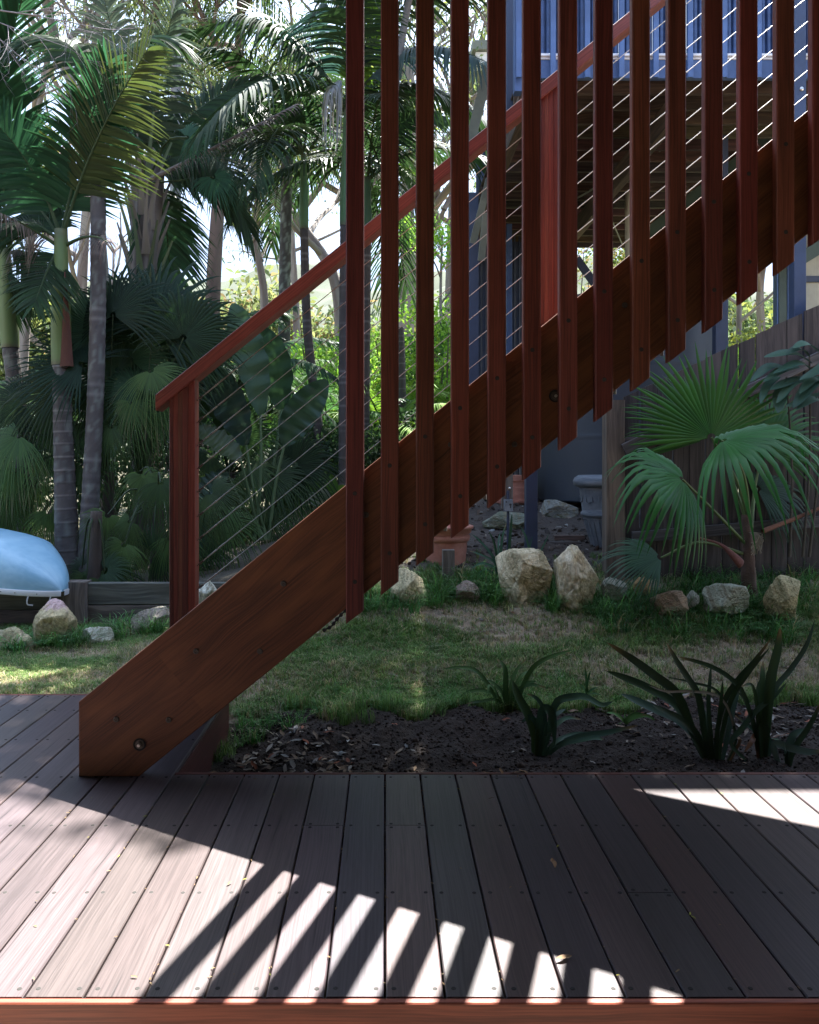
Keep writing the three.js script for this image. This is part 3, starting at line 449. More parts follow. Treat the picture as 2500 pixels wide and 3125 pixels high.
// stones: rounded, split faces
function stone(seed, x0, x1, yt, yb, d, label, cols, { depth = 0.75, cuts = 9, top, lean = 0 } = {}) {
  const r = rng(seed), w = (x1 - x0) * d / F, hgt = (yb - yt) * d / F * 1.43, c = at((x0 + x1) / 2, yb, d), g = thing('rock', label, 'rock', c, { group: 'sandstone rocks along the lawn edge' });
  const planes = []; for (let k = 0; k < cuts + 5; k++) { const n = V(r() - 0.5, (r() - 0.3) * 1.1, r() - 0.5).normalize(); planes.push([n, 0.52 + 0.36 * r()]); }
  planes.push([V((r() - 0.5) * 0.5, 1, (r() - 0.3) * 0.4).normalize(), 0.55 + 0.12 * r()]); let geo = mergeVertices(new THREE.IcosahedronGeometry(1, 22).deleteAttribute('normal').deleteAttribute('uv'), 1e-4); const P = geo.attributes.position, col = [], v = V(0, 0, 0), uv = []; let mx = [9, 9, 9], Mx = [-9, -9, -9];
  for (let k = 0; k < P.count; k++) {
    v.fromBufferAttribute(P, k).normalize(); let q = 1; for (const [n, o] of planes) { const e = v.dot(n); if (e > 0.01) q = Math.min(q, o / e); } 
    const nz = 0.05 * (fbm(v.x * 2.5 + seed, v.y * 2.5 + v.z * 2.1, seed, 4) - 0.5) * 2 + 0.022 * (fbm(v.x * 11 + v.z * 9, v.y * 11, seed + 3, 3) - 0.5) * 2; const ridge = Math.abs(fbm(v.x * 3.2 + seed, v.y * 3.2 + v.z * 2.7, seed + 31, 3) - 0.5); v.multiplyScalar(q + nz - 0.05 * smooth(0.05, 0, ridge)); if (v.y < 0) { const f = 1 / Math.sqrt(Math.max(0.3, 1 - v.y * v.y * 0.8)); v.x *= f; v.z *= f; } P.setXYZ(k, v.x, v.y, v.z);
    for (const [i, e] of [v.x, v.y, v.z].entries()) { mx[i] = Math.min(mx[i], e); Mx[i] = Math.max(Mx[i], e); }
  }
  for (let k = 0; k < P.count; k++) {
    v.fromBufferAttribute(P, k); const y = (v.y - mx[1]) / (Mx[1] - mx[1]), n1 = fbm(v.x * 3 + 5, v.y * 3 + v.z * 2, seed + 7, 4), n2 = fbm(v.x * 8, v.y * 8 + v.z * 7, seed + 11, 3);
    let cc = mixc(cols[0], cols[1], smooth(0.35, 0.65, n1)); cc = mixc(cc, cols[2] ?? [0.12, 0.10, 0.06], smooth(0.5, 0.7, n2) * 0.7); if (top) cc = mixc(cc, top, smooth(0.86, 0.93, y + 0.1 * (n2 - 0.5)));
    cc = mixc(cc, [0.07, 0.075, 0.03], smooth(0.5, 0.2, y) * smooth(0.42, 0.6, fbm(v.x * 5 + 2, v.z * 5 + v.y * 5, seed + 21, 3)) * 0.8); const gr = 0.75 + 0.5 * hash(k, seed, 3); col.push(...cc.map((e) => e * gr)); uv.push(v.x * 0.5 + v.z * 0.3, v.y * 0.5);
    P.setXYZ(k, ((v.x - mx[0]) / (Mx[0] - mx[0]) - 0.5) * w + lean * y, y * hgt - hgt * 0.3, ((v.z - mx[2]) / (Mx[2] - mx[2]) - 0.5) * Math.max(w, hgt) * depth);
  }
  geo.setAttribute('color', new THREE.Float32BufferAttribute(col, 3)); geo.setAttribute('uv', new THREE.Float32BufferAttribute(uv, 2)); geo.computeVertexNormals();
  part(g, 'stone', geo.translate(c.x, c.y, c.z), M.rock);
}
const TAN = [[0.33, 0.28, 0.17], [0.24, 0.215, 0.13], [0.15, 0.15, 0.08]], ORG = [[0.36, 0.22, 0.10], [0.27, 0.17, 0.08], [0.16, 0.12, 0.07]], GRY = [[0.30, 0.29, 0.24], [0.2, 0.205, 0.16], [0.14, 0.15, 0.11]];
stone(201, 1516, 1687, 1673, 1806, 6.05, 'broad pale tan boulder in front of the navy post', [[0.38, 0.33, 0.22], [0.27, 0.23, 0.14], [0.15, 0.13, 0.07]]);
stone(202, 1690, 1828, 1662, 1822, 6.0, 'tall pointed tan boulder in front of the grey urn', [[0.36, 0.32, 0.23], [0.30, 0.25, 0.15], [0.2, 0.17, 0.1]], { lean: -0.04, cuts: 12 });
stone(203, 1836, 1912, 1763, 1810, 5.95, 'small pale grey stone right of the pointed boulder', GRY);
stone(204, 1932, 1988, 1760, 1800, 6.05, 'small orange stone behind the grass under the palm', ORG);
stone(205, 1985, 2098, 1800, 1856, 5.75, 'low flat brown stone half sunk in the lawn edge', [[0.22, 0.15, 0.09], [0.16, 0.11, 0.07]]);
stone(206, 2096, 2134, 1801, 1840, 5.8, 'small whitish upright stone between the brown and grey stones', [[0.42, 0.42, 0.36], [0.32, 0.33, 0.27]]);
stone(207, 2152, 2284, 1780, 1846, 5.75, 'wide grey-green stone below the fan palm trunk', [[0.24, 0.25, 0.19], [0.19, 0.2, 0.14]]);
stone(208, 2332, 2444, 1756, 1850, 5.7, 'rounded tan stone in grass at the right of the lawn', [[0.31, 0.26, 0.14], [0.22, 0.19, 0.1], [0.14, 0.13, 0.06]]);
stone(209, 1192, 1306, 1736, 1838, 6.0, 'tan rock beside the foot of the second batten', TAN);
stone(210, 1390, 1466, 1772, 1818, 6.0, 'small brownish stone in front of the terracotta pot', [[0.2, 0.16, 0.13], [0.15, 0.12, 0.1]]);
stone(211, 97, 242, 1830, 1975, 6.15, 'upright tan boulder with a pinkish top below the blue boat', [[0.36, 0.30, 0.18], [0.25, 0.21, 0.12], [0.15, 0.13, 0.07]], { top: [0.36, 0.25, 0.24], cuts: 12 });
stone(212, -40, 112, 1913, 2008, 5.95, 'wide pale rock at the left edge of the lawn', [[0.36, 0.33, 0.25], [0.25, 0.22, 0.13]]);
stone(213, 246, 348, 1913, 1958, 6.1, 'low whitish stone in front of the sleeper wall', [[0.36, 0.36, 0.31], [0.26, 0.26, 0.2]]);
stone(214, 405, 530, 1852, 1925, 6.35, 'rounded brown-grey rock behind the newel post', [[0.2, 0.17, 0.14], [0.14, 0.12, 0.1], [0.1, 0.11, 0.06]]);
stone(215, 600, 672, 1772, 1860, 6.5, 'whitish stone right of the newel post above the stair', [[0.42, 0.42, 0.36], [0.3, 0.3, 0.24]]);
stone(216, 1636, 1765, 1524, 1572, 8.0, 'flat grey ledge stone under the water tank', [[0.17, 0.18, 0.165], [0.12, 0.125, 0.11]], { depth: 0.6 });
stone(217, 1470, 1640, 1560, 1600, 7.7, 'long grey-green ledge stone beside the lock box', [[0.13, 0.14, 0.11], [0.09, 0.1, 0.07]], { depth: 0.5 });
{ const g = thing('garden_edging', 'low brown timber edging on the mulch slope before the urn', 'edging', at(1740, 1652, 7.2)); part(g, 'edging_board', box(at(1693, 0, 7.2).x, at(1786, 0, 7.2).x, at(0, 1668, 7.2).y - 0.1, at(0, 1634, 7.2).y, -7.28, -7.2, { u0: 0.5, tint: [1, 0.8, 0.75] }), M.sleeper); part(g, 'edging_board', box(at(1640, 0, 7.05).x, at(1775, 0, 7.05).x, at(0, 1690, 7.05).y - 0.1, at(0, 1654, 7.05).y, -7.1, -7.05, { u0: 0.9, tint: [0.8, 0.8, 0.85] }), M.sleeper); }
// sleeper wall
{
  const r = rng(31), g = thing('sleeper_wall', 'low garden wall of stacked grey timber sleepers under the palms', 'retaining wall', at(300, 1920, 6.62)), d = 6.62, X = (p) => (p - CX) * d / F, Y = (p) => EYE + (CY - p) * d / F;
  part(g, 'post', box(X(185), X(268), -0.25, Y(1774), -d - 0.1, -d + 0.06, { c: 0.006, u0: 0.3, tint: [1.05, 1, 1] }), M.sleeper);
  for (const [a, b, t, u] of [[-420, 186, 1797, 1862], [-420, 186, 1863, 1925], [268, 720, 1779, 1846], [268, 720, 1847, 1912], [720, 1000, 1779, 1846], [720, 1000, 1847, 1912]]) part(g, 'sleeper', box(X(a) + 0.003, X(b) - 0.003, Y(u) + 0.002, Y(t), -d - 0.07, -d + 0.004 * r(), { c: 0.006, u0: r() * 3, v0: r() * 4, tint: [1, 0.97, 0.96].map((q) => q * (0.85 + 0.3 * r())) }), M.sleeper);
}
// upturned dinghy
{
  const d = 6.62, bow = at(189, 1806, 6.46), yaw = 0.6, g = thing('dinghy', 'upturned pale blue dinghy with a white gunwale resting by the palm trunk', 'boat', at(40, 1800, 6.9));
  const L = 2.6, tilt = -0.05, mb = new MB(), n = 40, m = 26; let prev = null;
  const beam = (s) => 0.46 * Math.pow(Math.min(1, s / 0.9 + 0.0001), 0.55), hgt = (s) => 0.345 * Math.pow(Math.min(1, s / 0.55), 0.5) + 0.035 * Math.min(1, s / 1.2), turn = (v) => v.applyAxisAngle(V(0, 0, 1), tilt).applyAxisAngle(UP, -yaw);
  const pt = (s, a) => { const ca = Math.cos(a), sa = Math.sin(a), z = Math.sign(ca) * Math.pow(Math.abs(ca), 0.62) * beam(s), y = Math.pow(Math.abs(sa), 0.72) * hgt(s); return bow.clone().add(turn(V(-s, y, z))); };
  for (let i = 0; i <= n; i++) { const s = L * Math.pow(i / n, 1.6), row = []; for (let k = 0; k <= m; k++) { const a = Math.PI * k / m, p = pt(s, a); row.push(mb.v(p, [1, 1, 1], s, k / m * 1.2)); } if (prev) for (let k = 0; k < m; k++) mb.q(prev[k], row[k], row[k + 1], prev[k + 1]); prev = row; }
  part(g, 'hull', mb.geo(), M.boat);
  const gw = new MB(); for (const e of [1, -1]) { let pr = null; for (let i = 0; i <= n; i++) { const s = L * Math.pow(i / n, 1.6), o = [[0.004, -0.034], [0.012, -0.03], [0.012, 0.006], [0.0, 0.012]].map(([z, y]) => gw.v(bow.clone().add(turn(V(-s + (i ? 0 : 0.012), y, e * (beam(s) + z)))), [1, 1, 1], s, y)); if (pr) for (let k = 0; k < 3; k++) gw.q(pr[k], o[k], o[k + 1], pr[k + 1]); pr = o; } }
  const gun = part(g, 'gunwale', gw.geo(), M.white);
  for (let k = 0; k < 6; k++) { const s = 0.10 + 0.13 * k + 0.02 * (k % 2), p = bow.clone().add(turn(V(-s, -0.012, beam(s) + 0.012))); placed(gun, 'rivet', new THREE.SphereGeometry(0.0045, 8, 6), M.darkmetal, p); }
  for (const [px, s] of [[140, 0.16], [193, 0.03]]) { const mr = new MB(), p = bow.clone().add(turn(V(-s, -0.02, beam(s)))); tube(mr, [p, p.clone().add(V(-0.008, -0.04, 0.012)), p.clone().add(V(-0.006, -0.075, 0.01)), p.clone().add(V(0.03, -0.085, 0.0))], (t, a) => 0.0055 + 0.0012 * Math.sin(t * 90 + a), { n: 60, seg: 8 }); part(g, 'rope', mr.geo(), M.rope); }
}
// ---------------------------------------------------------------- palms
const BROWN = [0.07, 0.057, 0.05], SCAR = [0.19, 0.17, 0.155], SHAFT = [0.10, 0.16, 0.045];
function ringed(mb, pts, r0, r1, { ring = 0.075, bulge = 0.09, n = 150, seed = 1, lichen = 0, flare = 0, cols = [BROWN, SCAR] } = {}) {
  tube(mb, pts, (t, a, s) => { const q = (s / ring + 0.8 * pn(s * 3, 0, seed)) % 1; return lerp(r0, r1, Math.pow(t, 0.6)) * (1 + bulge * (1 - q) * 0.8) + flare * Math.pow(1 - t, 8) + 0.004 * (fbm(a * 2, s * 6, seed, 2) - 0.5); }, { n, seg: 16, colFn: (t, a, s) => { const q = (s / ring + 0.8 * pn(s * 3, 0, seed)) % 1, w = fbm(a * 3, s * 5, seed + 5, 3); let c = mixc(cols[0], cols[1], smooth(0.16, 0.02, q) * 0.8 + 0.35 * (w - 0.4)); if (lichen) c = mixc(c, [0.28, 0.32, 0.27], lichen * smooth(0.52, 0.68, fbm(a * 5, s * 11, seed + 9, 4))); return c; } });
}
function crown(g, top, n, L, { r, d0 = 0.9, leaf = 0.5, col = [0.026, 0.06, 0.03], up = 0.7, sag = 0.75, name = 'frond', w = 0.03, n2 = 44, az0 = 0 }) {
  for (let k = 0; k < n; k++) {
    const az = az0 + k * 2.39996 + (r() - 0.5) * 0.4, q = k / n, e = lerp(1.25, -0.15, q) * up + (r() - 0.5) * 0.2, len = L * (0.85 + 0.3 * r());
    const H = V(Math.cos(az), 0, Math.sin(az)), C = top.clone().addScaledVector(H, len * 0.5 * Math.cos(e)).add(V(0, len * 0.55 * Math.sin(e) + 0.12 * len, 0)), B = top.clone().addScaledVector(H, len * 0.95 * Math.cos(e * 0.6)).add(V(0, len * (Math.sin(e) * 0.8 - sag * (0.35 + 0.5 * q)), 0));
    const mb = new MB(); frond(mb, top.clone().addScaledVector(H, 0.05), C, B, { leaf: leaf * (0.85 + 0.3 * r()), n: n2, N: UP.clone().addScaledVector(H, 0.5), droop: 0.35 + 0.3 * r(), col, r, w, vee: 0.2 - 0.3 * r() });
    part(g, name, mb.geo(), M.palm);
  }
}
function shaft(g, A, B, r0, r1, col = SHAFT, seed = 1) { const mb = new MB(); tube(mb, [A, A.clone().lerp(B, 0.5), B], (t) => lerp(r0, r1, Math.pow(t, 1.4)) * (1 + 0.12 * Math.sin(Math.PI * Math.min(1, t * 1.6))), { n: 24, seg: 16, colFn: (t, a, s) => mixc(mixc(col, [0.16, 0.17, 0.06], 0.5 * fbm(a * 2, s * 2, seed, 3)), [0.10, 0.07, 0.04], smooth(0.86, 1, t) * 0.6 + smooth(0.06, 0, t) * 0.8) }); return part(g, 'crownshaft', mb.geo(), M.smoothbark); }
const ground = (px, d) => groundY((px - CX) * d / F, d);
function palm(seed, label, { d, path, w0, w1, shaftTo, fronds = 9, L = 2.1, leaf = 0.5, lichen = 0, flare = 0, col, r0, up, sag, cols, ring, category = 'palm tree', az0 = 0, shaftCol, n2, w }) {
  const r = rng(seed), pts = path.map(([x, y]) => at(x, y, d)), gy = ground(path[0][0], d); if (pts[0].y > gy - 0.1) pts.unshift(V(pts[0].x, gy - 0.12, pts[0].z)); const k = d / F / 2, g = thing('palm_tree', label, category, V(pts[0].x, gy, -d), { group: 'palms behind the lawn' }), mb = new MB(); ringed(mb, pts, w0 * k, w1 * k, { seed, lichen, flare: flare * k, cols, ring }); part(g, 'trunk', mb.geo(), M.bark);
  let top = pts[pts.length - 1]; if (shaftTo) { const T = at(shaftTo[0], shaftTo[1], d); shaft(g, top, T, w1 * k * 1.12, w1 * k * 0.72, shaftCol, seed); top = T; }
  if (fronds) crown(g, top, fronds, L, { r, leaf, col, up, sag, az0, n2, w }); return { g, r, top, d };
}
function addFrond(P, A, C, B, o = {}) { const mb = new MB(), d = P.d; const p = (q) => at(q[0], q[1], q[2] ?? d); frond(mb, p(A), p(C), p(B), { r: P.r, ...o }); part(P.g, o.name ?? 'frond', mb.geo(), o.mat ?? M.palm, o.label ? { label: o.label } : undefined); }
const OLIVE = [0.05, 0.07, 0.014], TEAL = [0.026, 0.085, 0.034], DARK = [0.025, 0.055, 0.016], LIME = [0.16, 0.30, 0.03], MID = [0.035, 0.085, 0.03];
// the palm beside the boat, whose big frond faces the lawn
const P2 = palm(301, 'palm with a green and red-brown crownshaft and swollen ringed trunk behind the boat', { d: 7.6, path: [[212, 1790], [205, 1640], [196, 1400], [187, 1115]], w0: 80, w1: 50, flare: 10, shaftTo: [186, 700], fronds: 0, cols: [[0.062, 0.05, 0.045], [0.2, 0.175, 0.16]], ring: 0.12, lichen: 0.25 });
{ const mb = new MB(), A = at(204, 1118, 7.55), B = at(198, 830, 7.53); tube(mb, [A, A.clone().lerp(B, 0.5).add(V(0.01, 0, 0.015)), B], (t) => lerp(0.062, 0.006, t), { n: 20, seg: 10, col: [0.085, 0.032, 0.02], squash: 0.8 }); part(P2.g, 'dry_sheath', mb.geo(), M.bark, { label: 'red-brown dry sheath peeling from the crownshaft' }); }
addFrond(P2, [192, 720], [270, 430], [452, 150, 6.7], { leaf: 0.7, n: 56, N: V(-0.05, 0, 1), droop: 0.2, w: 0.042, col: OLIVE, roll: 0.45, ang: 1.2, start: 0.24, vee: 0 });
addFrond(P2, [188, 720], [235, 480], [330, 200, 7.2], { leaf: 0.6, n: 46, N: V(0.3, 0.2, 1), w: 0.045, col: TEAL, droop: 0.3 });
addFrond(P2, [184, 715], [110, 480], [-60, 330, 7.2], { leaf: 0.6, n: 50, N: V(0.1, 0.6, 1), w: 0.04, col: TEAL, droop: 0.3 });
addFrond(P2, [184, 735], [40, 600], [-120, 780, 7.4], { leaf: 0.6, n: 46, N: V(0, 1, 0.6), w: 0.04, col: DARK, droop: 0.6 });
addFrond(P2, [180, 760], [150, 800], [105, 930, 7.2], { leaf: 0.42, n: 34, N: V(0.4, 0.2, 1), w: 0.032, col: DARK, droop: 0.3 });
addFrond(P2, [186, 740], [140, 640], [30, 540, 8.4], { leaf: 0.55, n: 40, N: V(0, 0.8, 0.8), w: 0.035, col: DARK, droop: 0.6 });
addFrond(P2, [176, 750], [90, 690], [-20, 640, 7.0], { leaf: 0.3, n: 34, N: V(0, 0.8, 1), w: 0.012, col: [0.16, 0.115, 0.085], mat: M.dry, name: 'dead_frond', droop: 0.9, label: 'brown dry frond hanging below the crown' });
addFrond(P2, [198, 750], [280, 700], [330, 740, 7.0], { leaf: 0.28, n: 30, N: V(0, 0.8, 1), w: 0.012, col: [0.14, 0.09, 0.07], mat: M.dry, name: 'dead_frond', droop: 0.9, label: 'brown dry frond hanging below the crown' });
const P1 = palm(302, 'leaning palm with a stout green crownshaft at the left edge', { d: 8.2, path: [[75, 1500], [62, 1300], [42, 1140], [32, 1062]], w0: 48, w1: 46, shaftTo: [14, 760], fronds: 0, cols: [[0.075, 0.062, 0.056], [0.17, 0.15, 0.14]], ring: 0.1, lichen: 0.25 });
addFrond(P1, [14, 770], [-60, 350], [95, -90, 7.4], { leaf: 0.75, n: 56, N: V(0.9, 0.1, 0.6), w: 0.05, col: TEAL, droop: 0.05, ang: 0.8, roll: 0.6 });
addFrond(P1, [14, 770], [20, 450], [-40, 60, 7.6], { leaf: 0.7, n: 50, N: V(0.5, 0.1, 1), w: 0.045, col: TEAL, droop: 0.2, ang: 0.9 });
addFrond(P1, [14, 775], [80, 640], [230, 560, 8], { leaf: 0.6, n: 46, N: V(0, 1, 0.6), w: 0.036, col: TEAL, droop: 0.5 });
addFrond(P1, [14, 775], [-30, 650], [-150, 700], { leaf: 0.6, n: 46, N: V(0, 1, 0.6), w: 0.036, col: DARK, droop: 0.6 });
addFrond(P1, [14, 780], [90, 730], [140, 850], { leaf: 0.5, n: 40, N: V(0, 1, 0.6), w: 0.03, col: DARK, droop: 0.6 });
addFrond(P1, [10, 780], [-20, 800], [20, 920], { leaf: 0.5, n: 40, N: V(0, 0.4, 1), w: 0.03, col: DARK, droop: 0.6 });
addFrond(P1, [16, 780], [60, 700], [90, 790, 7.8], { leaf: 0.3, n: 34, N: V(0, 0.8, 1), w: 0.012, col: [0.16, 0.12, 0.09], mat: M.dry, name: 'dead_frond', droop: 1, label: 'brown dry frond hanging below the crown' });
const P3 = palm(303, 'straight grey ringed palm trunk between the fan palms and the green crownshaft', { d: 7.6, path: [[262, 1760], [282, 1420], [298, 1000], [300, 300]], w0: 56, w1: 42, fronds: 0, cols: [[0.072, 0.06, 0.056], [0.15, 0.135, 0.125]], ring: 0.085, lichen: 0.3 });
addFrond(P3, [300, 300], [380, 60], [540, 130, 7.9], { leaf: 0.5, n: 44, N: V(0, 1, 0.5), w: 0.034, col: DARK, droop: 0.6 });
addFrond(P3, [300, 300], [230, 60], [80, 130, 7.6], { leaf: 0.5, n: 44, N: V(0, 1, 0.5), w: 0.034, col: DARK, droop: 0.6 });
// shaggy palm
{
  const d = 9.2, g = thing('palm_tree', 'thick shaggy palm trunk with split grey leaf bases above the fan palms', 'palm tree', at(432, 1600, d), { group: 'palms behind the lawn' }), r = rng(305), mb = new MB(), k = d / F / 2;
  tube(mb, [at(440, 1700, d), at(435, 1300, d), at(432, 900, d), at(445, 700, d), at(458, 500, d)], (t, a, s) => lerp(64, 92, smooth(0.45, 0.95, t)) * k * (0.82 + 0.3 * fbm(a * 2.5, s * 1.2, 3, 3)), { n: 90, seg: 24, colFn: (t, a, s) => mixc([0.07, 0.055, 0.045], [0.2, 0.17, 0.15], smooth(0.35, 0.7, fbm(a * 6, s * 1.1, 8, 4))) }); part(g, 'trunk', mb.geo(), M.bark);
  for (let k2 = 0; k2 < 26; k2++) { const m = new MB(), a = k2 * 2.4, y = 900 - 15 * k2, px = 440 + Math.cos(a) * 26, A = at(px, y + 40, d - 0.12 * Math.sin(a) - 0.03), dx = Math.cos(a); strap(m, [A, A.clone().add(V(dx * 0.05, 0.28, 0.06 * Math.sin(a) + 0.02)), A.clone().add(V(dx * 0.22, 0.62 + 0.2 * r(), 0.2 * Math.sin(a)))], (t) => lerp(0.11, 0.02, Math.pow(t, 0.7)), { n: 8, hint: V(dx * 0.4, 0, 1), fold: 0.5, col: jit(k2 % 3 ? [0.17, 0.145, 0.125] : [0.10, 0.12, 0.06], r, 0.3) }); part(g, 'leaf_base', m.geo(), M.bark); }
  const P4 = { g, r, d };
  addFrond(P4, [435, 560, 9], [640, 460, 8.6], [905, 318, 8.4], { leaf: 0.26, n: 60, N: V(0, 1, 0.7), w: 0.012, col: [0.20, 0.155, 0.14], mat: M.dry, name: 'dead_frond', droop: 0.9, ang: 0.7, roll: 1.2, stem: [0.2, 0.165, 0.15], stemR: 0.022, label: 'long pale brown dead frond reaching to the right' });
  for (const [C, B, c] of [[[600, 380], [740, 560], DARK], [[330, 330], [220, 150], [0.07, 0.10, 0.06]], [[470, 200], [560, -60], [0.06, 0.09, 0.05]], [[380, 250], [300, -80], [0.09, 0.12, 0.075]], [[560, 300], [800, 240], DARK], [[640, 420], [760, 700], DARK], [[520, 620], [520, 900], MID], [[520, 450], [690, 560], DARK]]) addFrond(P4, [450, 540], C, [B[0], B[1], d - 0.8 + 1.6 * r()], { leaf: 0.6, n: 50, N: V(0.2, 0.8, 0.9), w: 0.042, col: c, droop: 0.45 });
  for (const [hx, hy, ax, ay, R] of [[570, 420, 1, 0.2, 0.42], [650, 540, 0.6, -0.8, 0.4], [390, 440, -1, 0.3, 0.4]]) { const m = new MB(), h = at(hx, hy, d - 0.5); tube(m, [at(450, 560, d - 0.1), at((hx + 450) / 2, hy + 10, d - 0.3), h], () => 0.012, { n: 6, seg: 5, col: [0.06, 0.09, 0.03] }); fan(m, h, V(ax, ay, 0.1), V(0.2, 0.4, 1), { R, r, n: 34, col: TEAL, droop: 0.4, fused: 0.4 }); part(g, 'fan_leaf', m.geo(), M.palm); }
}
const P4b = palm(306, 'tall slim palm trunk, pale at the top and blotched with lichen lower down', { d: 12.5, path: [[530, 1300], [534, 800], [537, 300], [539, -200]], w0: 36, w1: 30, fronds: 6, L: 2.6, leaf: 0.6, lichen: 0.6, cols: [[0.16, 0.15, 0.155], [0.3, 0.29, 0.3]], col: DARK });
const P5 = palm(307, 'dark lichen-spotted palm trunk left of the sloping handrail', { d: 11.5, path: [[868, 1500], [868, 1000], [872, 700], [878, 480]], w0: 42, w1: 33, fronds: 6, L: 2.3, leaf: 0.55, lichen: 0.9, col: DARK, cols: [[0.075, 0.07, 0.062], [0.13, 0.125, 0.115]], up: 0.75, az0: 1 });
addFrond(P5, [880, 470], [720, 330], [560, 540, 11], { leaf: 0.55, n: 56, N: V(0, 1, 0.3), w: 0.034, col: DARK, droop: 0.9, roll: 0.2 });
const P6 = palm(308, 'slender palm with a bright green crownshaft over the middle of the handrail', { d: 10.6, path: [[985, 1450], [965, 1250], [938, 1000], [928, 700]], w0: 36, w1: 24, shaftTo: [927, 470], fronds: 6, L: 2.2, leaf: 0.55, col: DARK, shaftCol: [0.06, 0.17, 0.06], up: 0.8, az0: 2.1 });
addFrond(P6, [927, 465], [800, 270], [660, 290, 10], { leaf: 0.55, n: 54, N: V(0, 1, 0.35), w: 0.034, col: DARK, droop: 0.8, roll: 0.2 });
addFrond(P6, [927, 465], [850, 400], [660, 450, 10.4], { leaf: 0.5, n: 50, N: V(0, 1, 0.35), w: 0.034, col: DARK, droop: 0.8, roll: 0.2 });
addFrond(P6, [927, 460], [960, 330], [820, 240, 10], { leaf: 0.55, n: 44, N: V(0.2, 0.5, 1), w: 0.03, col: MID, droop: 0.3 });
const P7 = palm(309, 'palm with a wide green crownshaft partly hidden by the first batten', { d: 9.8, path: [[1050, 1480], [1050, 1100], [1053, 690]], w0: 34, w1: 29, shaftTo: [1060, 330], fronds: 8, L: 2.3, leaf: 0.62, col: DARK, shaftCol: [0.05, 0.14, 0.055], up: 0.9, az0: 0.6, w: 0.036 });
addFrond(P7, [1058, 320], [900, 60], [700, 40, 9.2], { leaf: 0.6, n: 54, N: V(0, 1, 0.3), w: 0.036, col: DARK, droop: 0.9, roll: 0.2 });
addFrond(P7, [1058, 320], [1070, 20], [880, -110, 8.8], { leaf: 0.8, n: 50, N: V(-0.3, 0.5, 1), w: 0.042, col: [0.03, 0.07, 0.055], droop: 0.5 });
addFrond(P7, [1060, 320], [1130, 150], [1145, -60, 9.4], { leaf: 0.42, n: 54, N: V(0.1, 0.1, 1), w: 0.026, col: LIME.map((q) => q * 0.6), droop: 0.2 });
addFrond(P7, [1060, 320], [1250, 60], [1480, 190, 8.6], { leaf: 0.65, n: 54, N: V(0.2, 1, 0.5), w: 0.036, col: [0.035, 0.07, 0.06], droop: 0.7 });
{ const m = new MB(), r = P7.r; for (let k = 0; k < 46; k++) { const x = 1000 + 55 * r(), A = at(1042 - 8 * r(), 245 + 10 * r(), 9.55), B = at(x - 10, 270 + 20 * r(), 9.4), C = at(x - 22 + 16 * r(), 330 + 140 * r(), 9.4 + 0.2 * r()); strap(m, [A, B, C], (t) => 0.022 * (1 - 0.7 * t), { n: 6, hint: V(0, 0.2, 1), col: jit(r() < 0.7 ? [0.34, 0.34, 0.36] : [0.2, 0.2, 0.13], r, 0.25) }); } part(P7.g, 'flower_spray', m.geo(), M.dry, { label: 'pale drooping flower spray under the crown' }); }
const P8 = palm(310, 'palm with a dark green crownshaft between the first two battens', { d: 11, path: [[1112, 1500], [1114, 1200], [1120, 740]], w0: 34, w1: 25, shaftTo: [1122, 540], fronds: 7, L: 2.2, leaf: 0.55, col: DARK, shaftCol: [0.035, 0.12, 0.06], up: 0.85, az0: 3 });
addFrond(P8, [1122, 530], [1240, 440], [1300, 640], { leaf: 0.5, n: 44, N: V(0, 1, 0.5), w: 0.032, col: LIME.map((q) => q * 0.5), droop: 0.6 });
addFrond(P8, [1122, 530], [1190, 330], [1340, 350], { leaf: 0.55, n: 44, N: V(0, 0.6, 1), w: 0.032, col: DARK, droop: 0.5 });
const P9 = palm(311, 'dark palm trunk low between the second and third battens', { d: 12.4, path: [[1236, 1500], [1230, 1300], [1226, 1120], [1222, 1000]], w0: 26, w1: 22, fronds: 0 });
// low sunlit palms beyond the lawn
function lowPalm(seed, label, px, py, d, n, L, leaf, col) { const r = rng(seed), p = at(px, py, d); p.y = Math.max(p.y, groundY(p.x, d) + 0.15); const g = thing('low_palm', label, 'palm', V(p.x, groundY(p.x, d), p.z)); crown(g, p, n, L, { r, leaf, col, up: 0.95, sag: 0.55, w: 0.024, n2: 46, az0: seed }); }
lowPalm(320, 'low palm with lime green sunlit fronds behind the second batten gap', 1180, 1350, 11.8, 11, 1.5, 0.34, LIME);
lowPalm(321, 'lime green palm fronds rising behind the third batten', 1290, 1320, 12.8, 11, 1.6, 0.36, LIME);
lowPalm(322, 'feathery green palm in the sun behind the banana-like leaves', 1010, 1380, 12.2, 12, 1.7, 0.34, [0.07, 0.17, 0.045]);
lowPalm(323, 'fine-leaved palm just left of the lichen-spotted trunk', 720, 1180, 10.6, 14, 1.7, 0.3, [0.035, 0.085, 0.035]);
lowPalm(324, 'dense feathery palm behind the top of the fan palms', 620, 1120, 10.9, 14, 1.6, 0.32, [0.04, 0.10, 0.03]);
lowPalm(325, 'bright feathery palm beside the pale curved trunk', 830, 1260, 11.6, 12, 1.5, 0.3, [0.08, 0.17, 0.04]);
lowPalm(326, 'pale green palm at the far left behind the leaning trunk', 10, 1290, 10.5, 11, 1.5, 0.36, [0.08, 0.15, 0.05]);
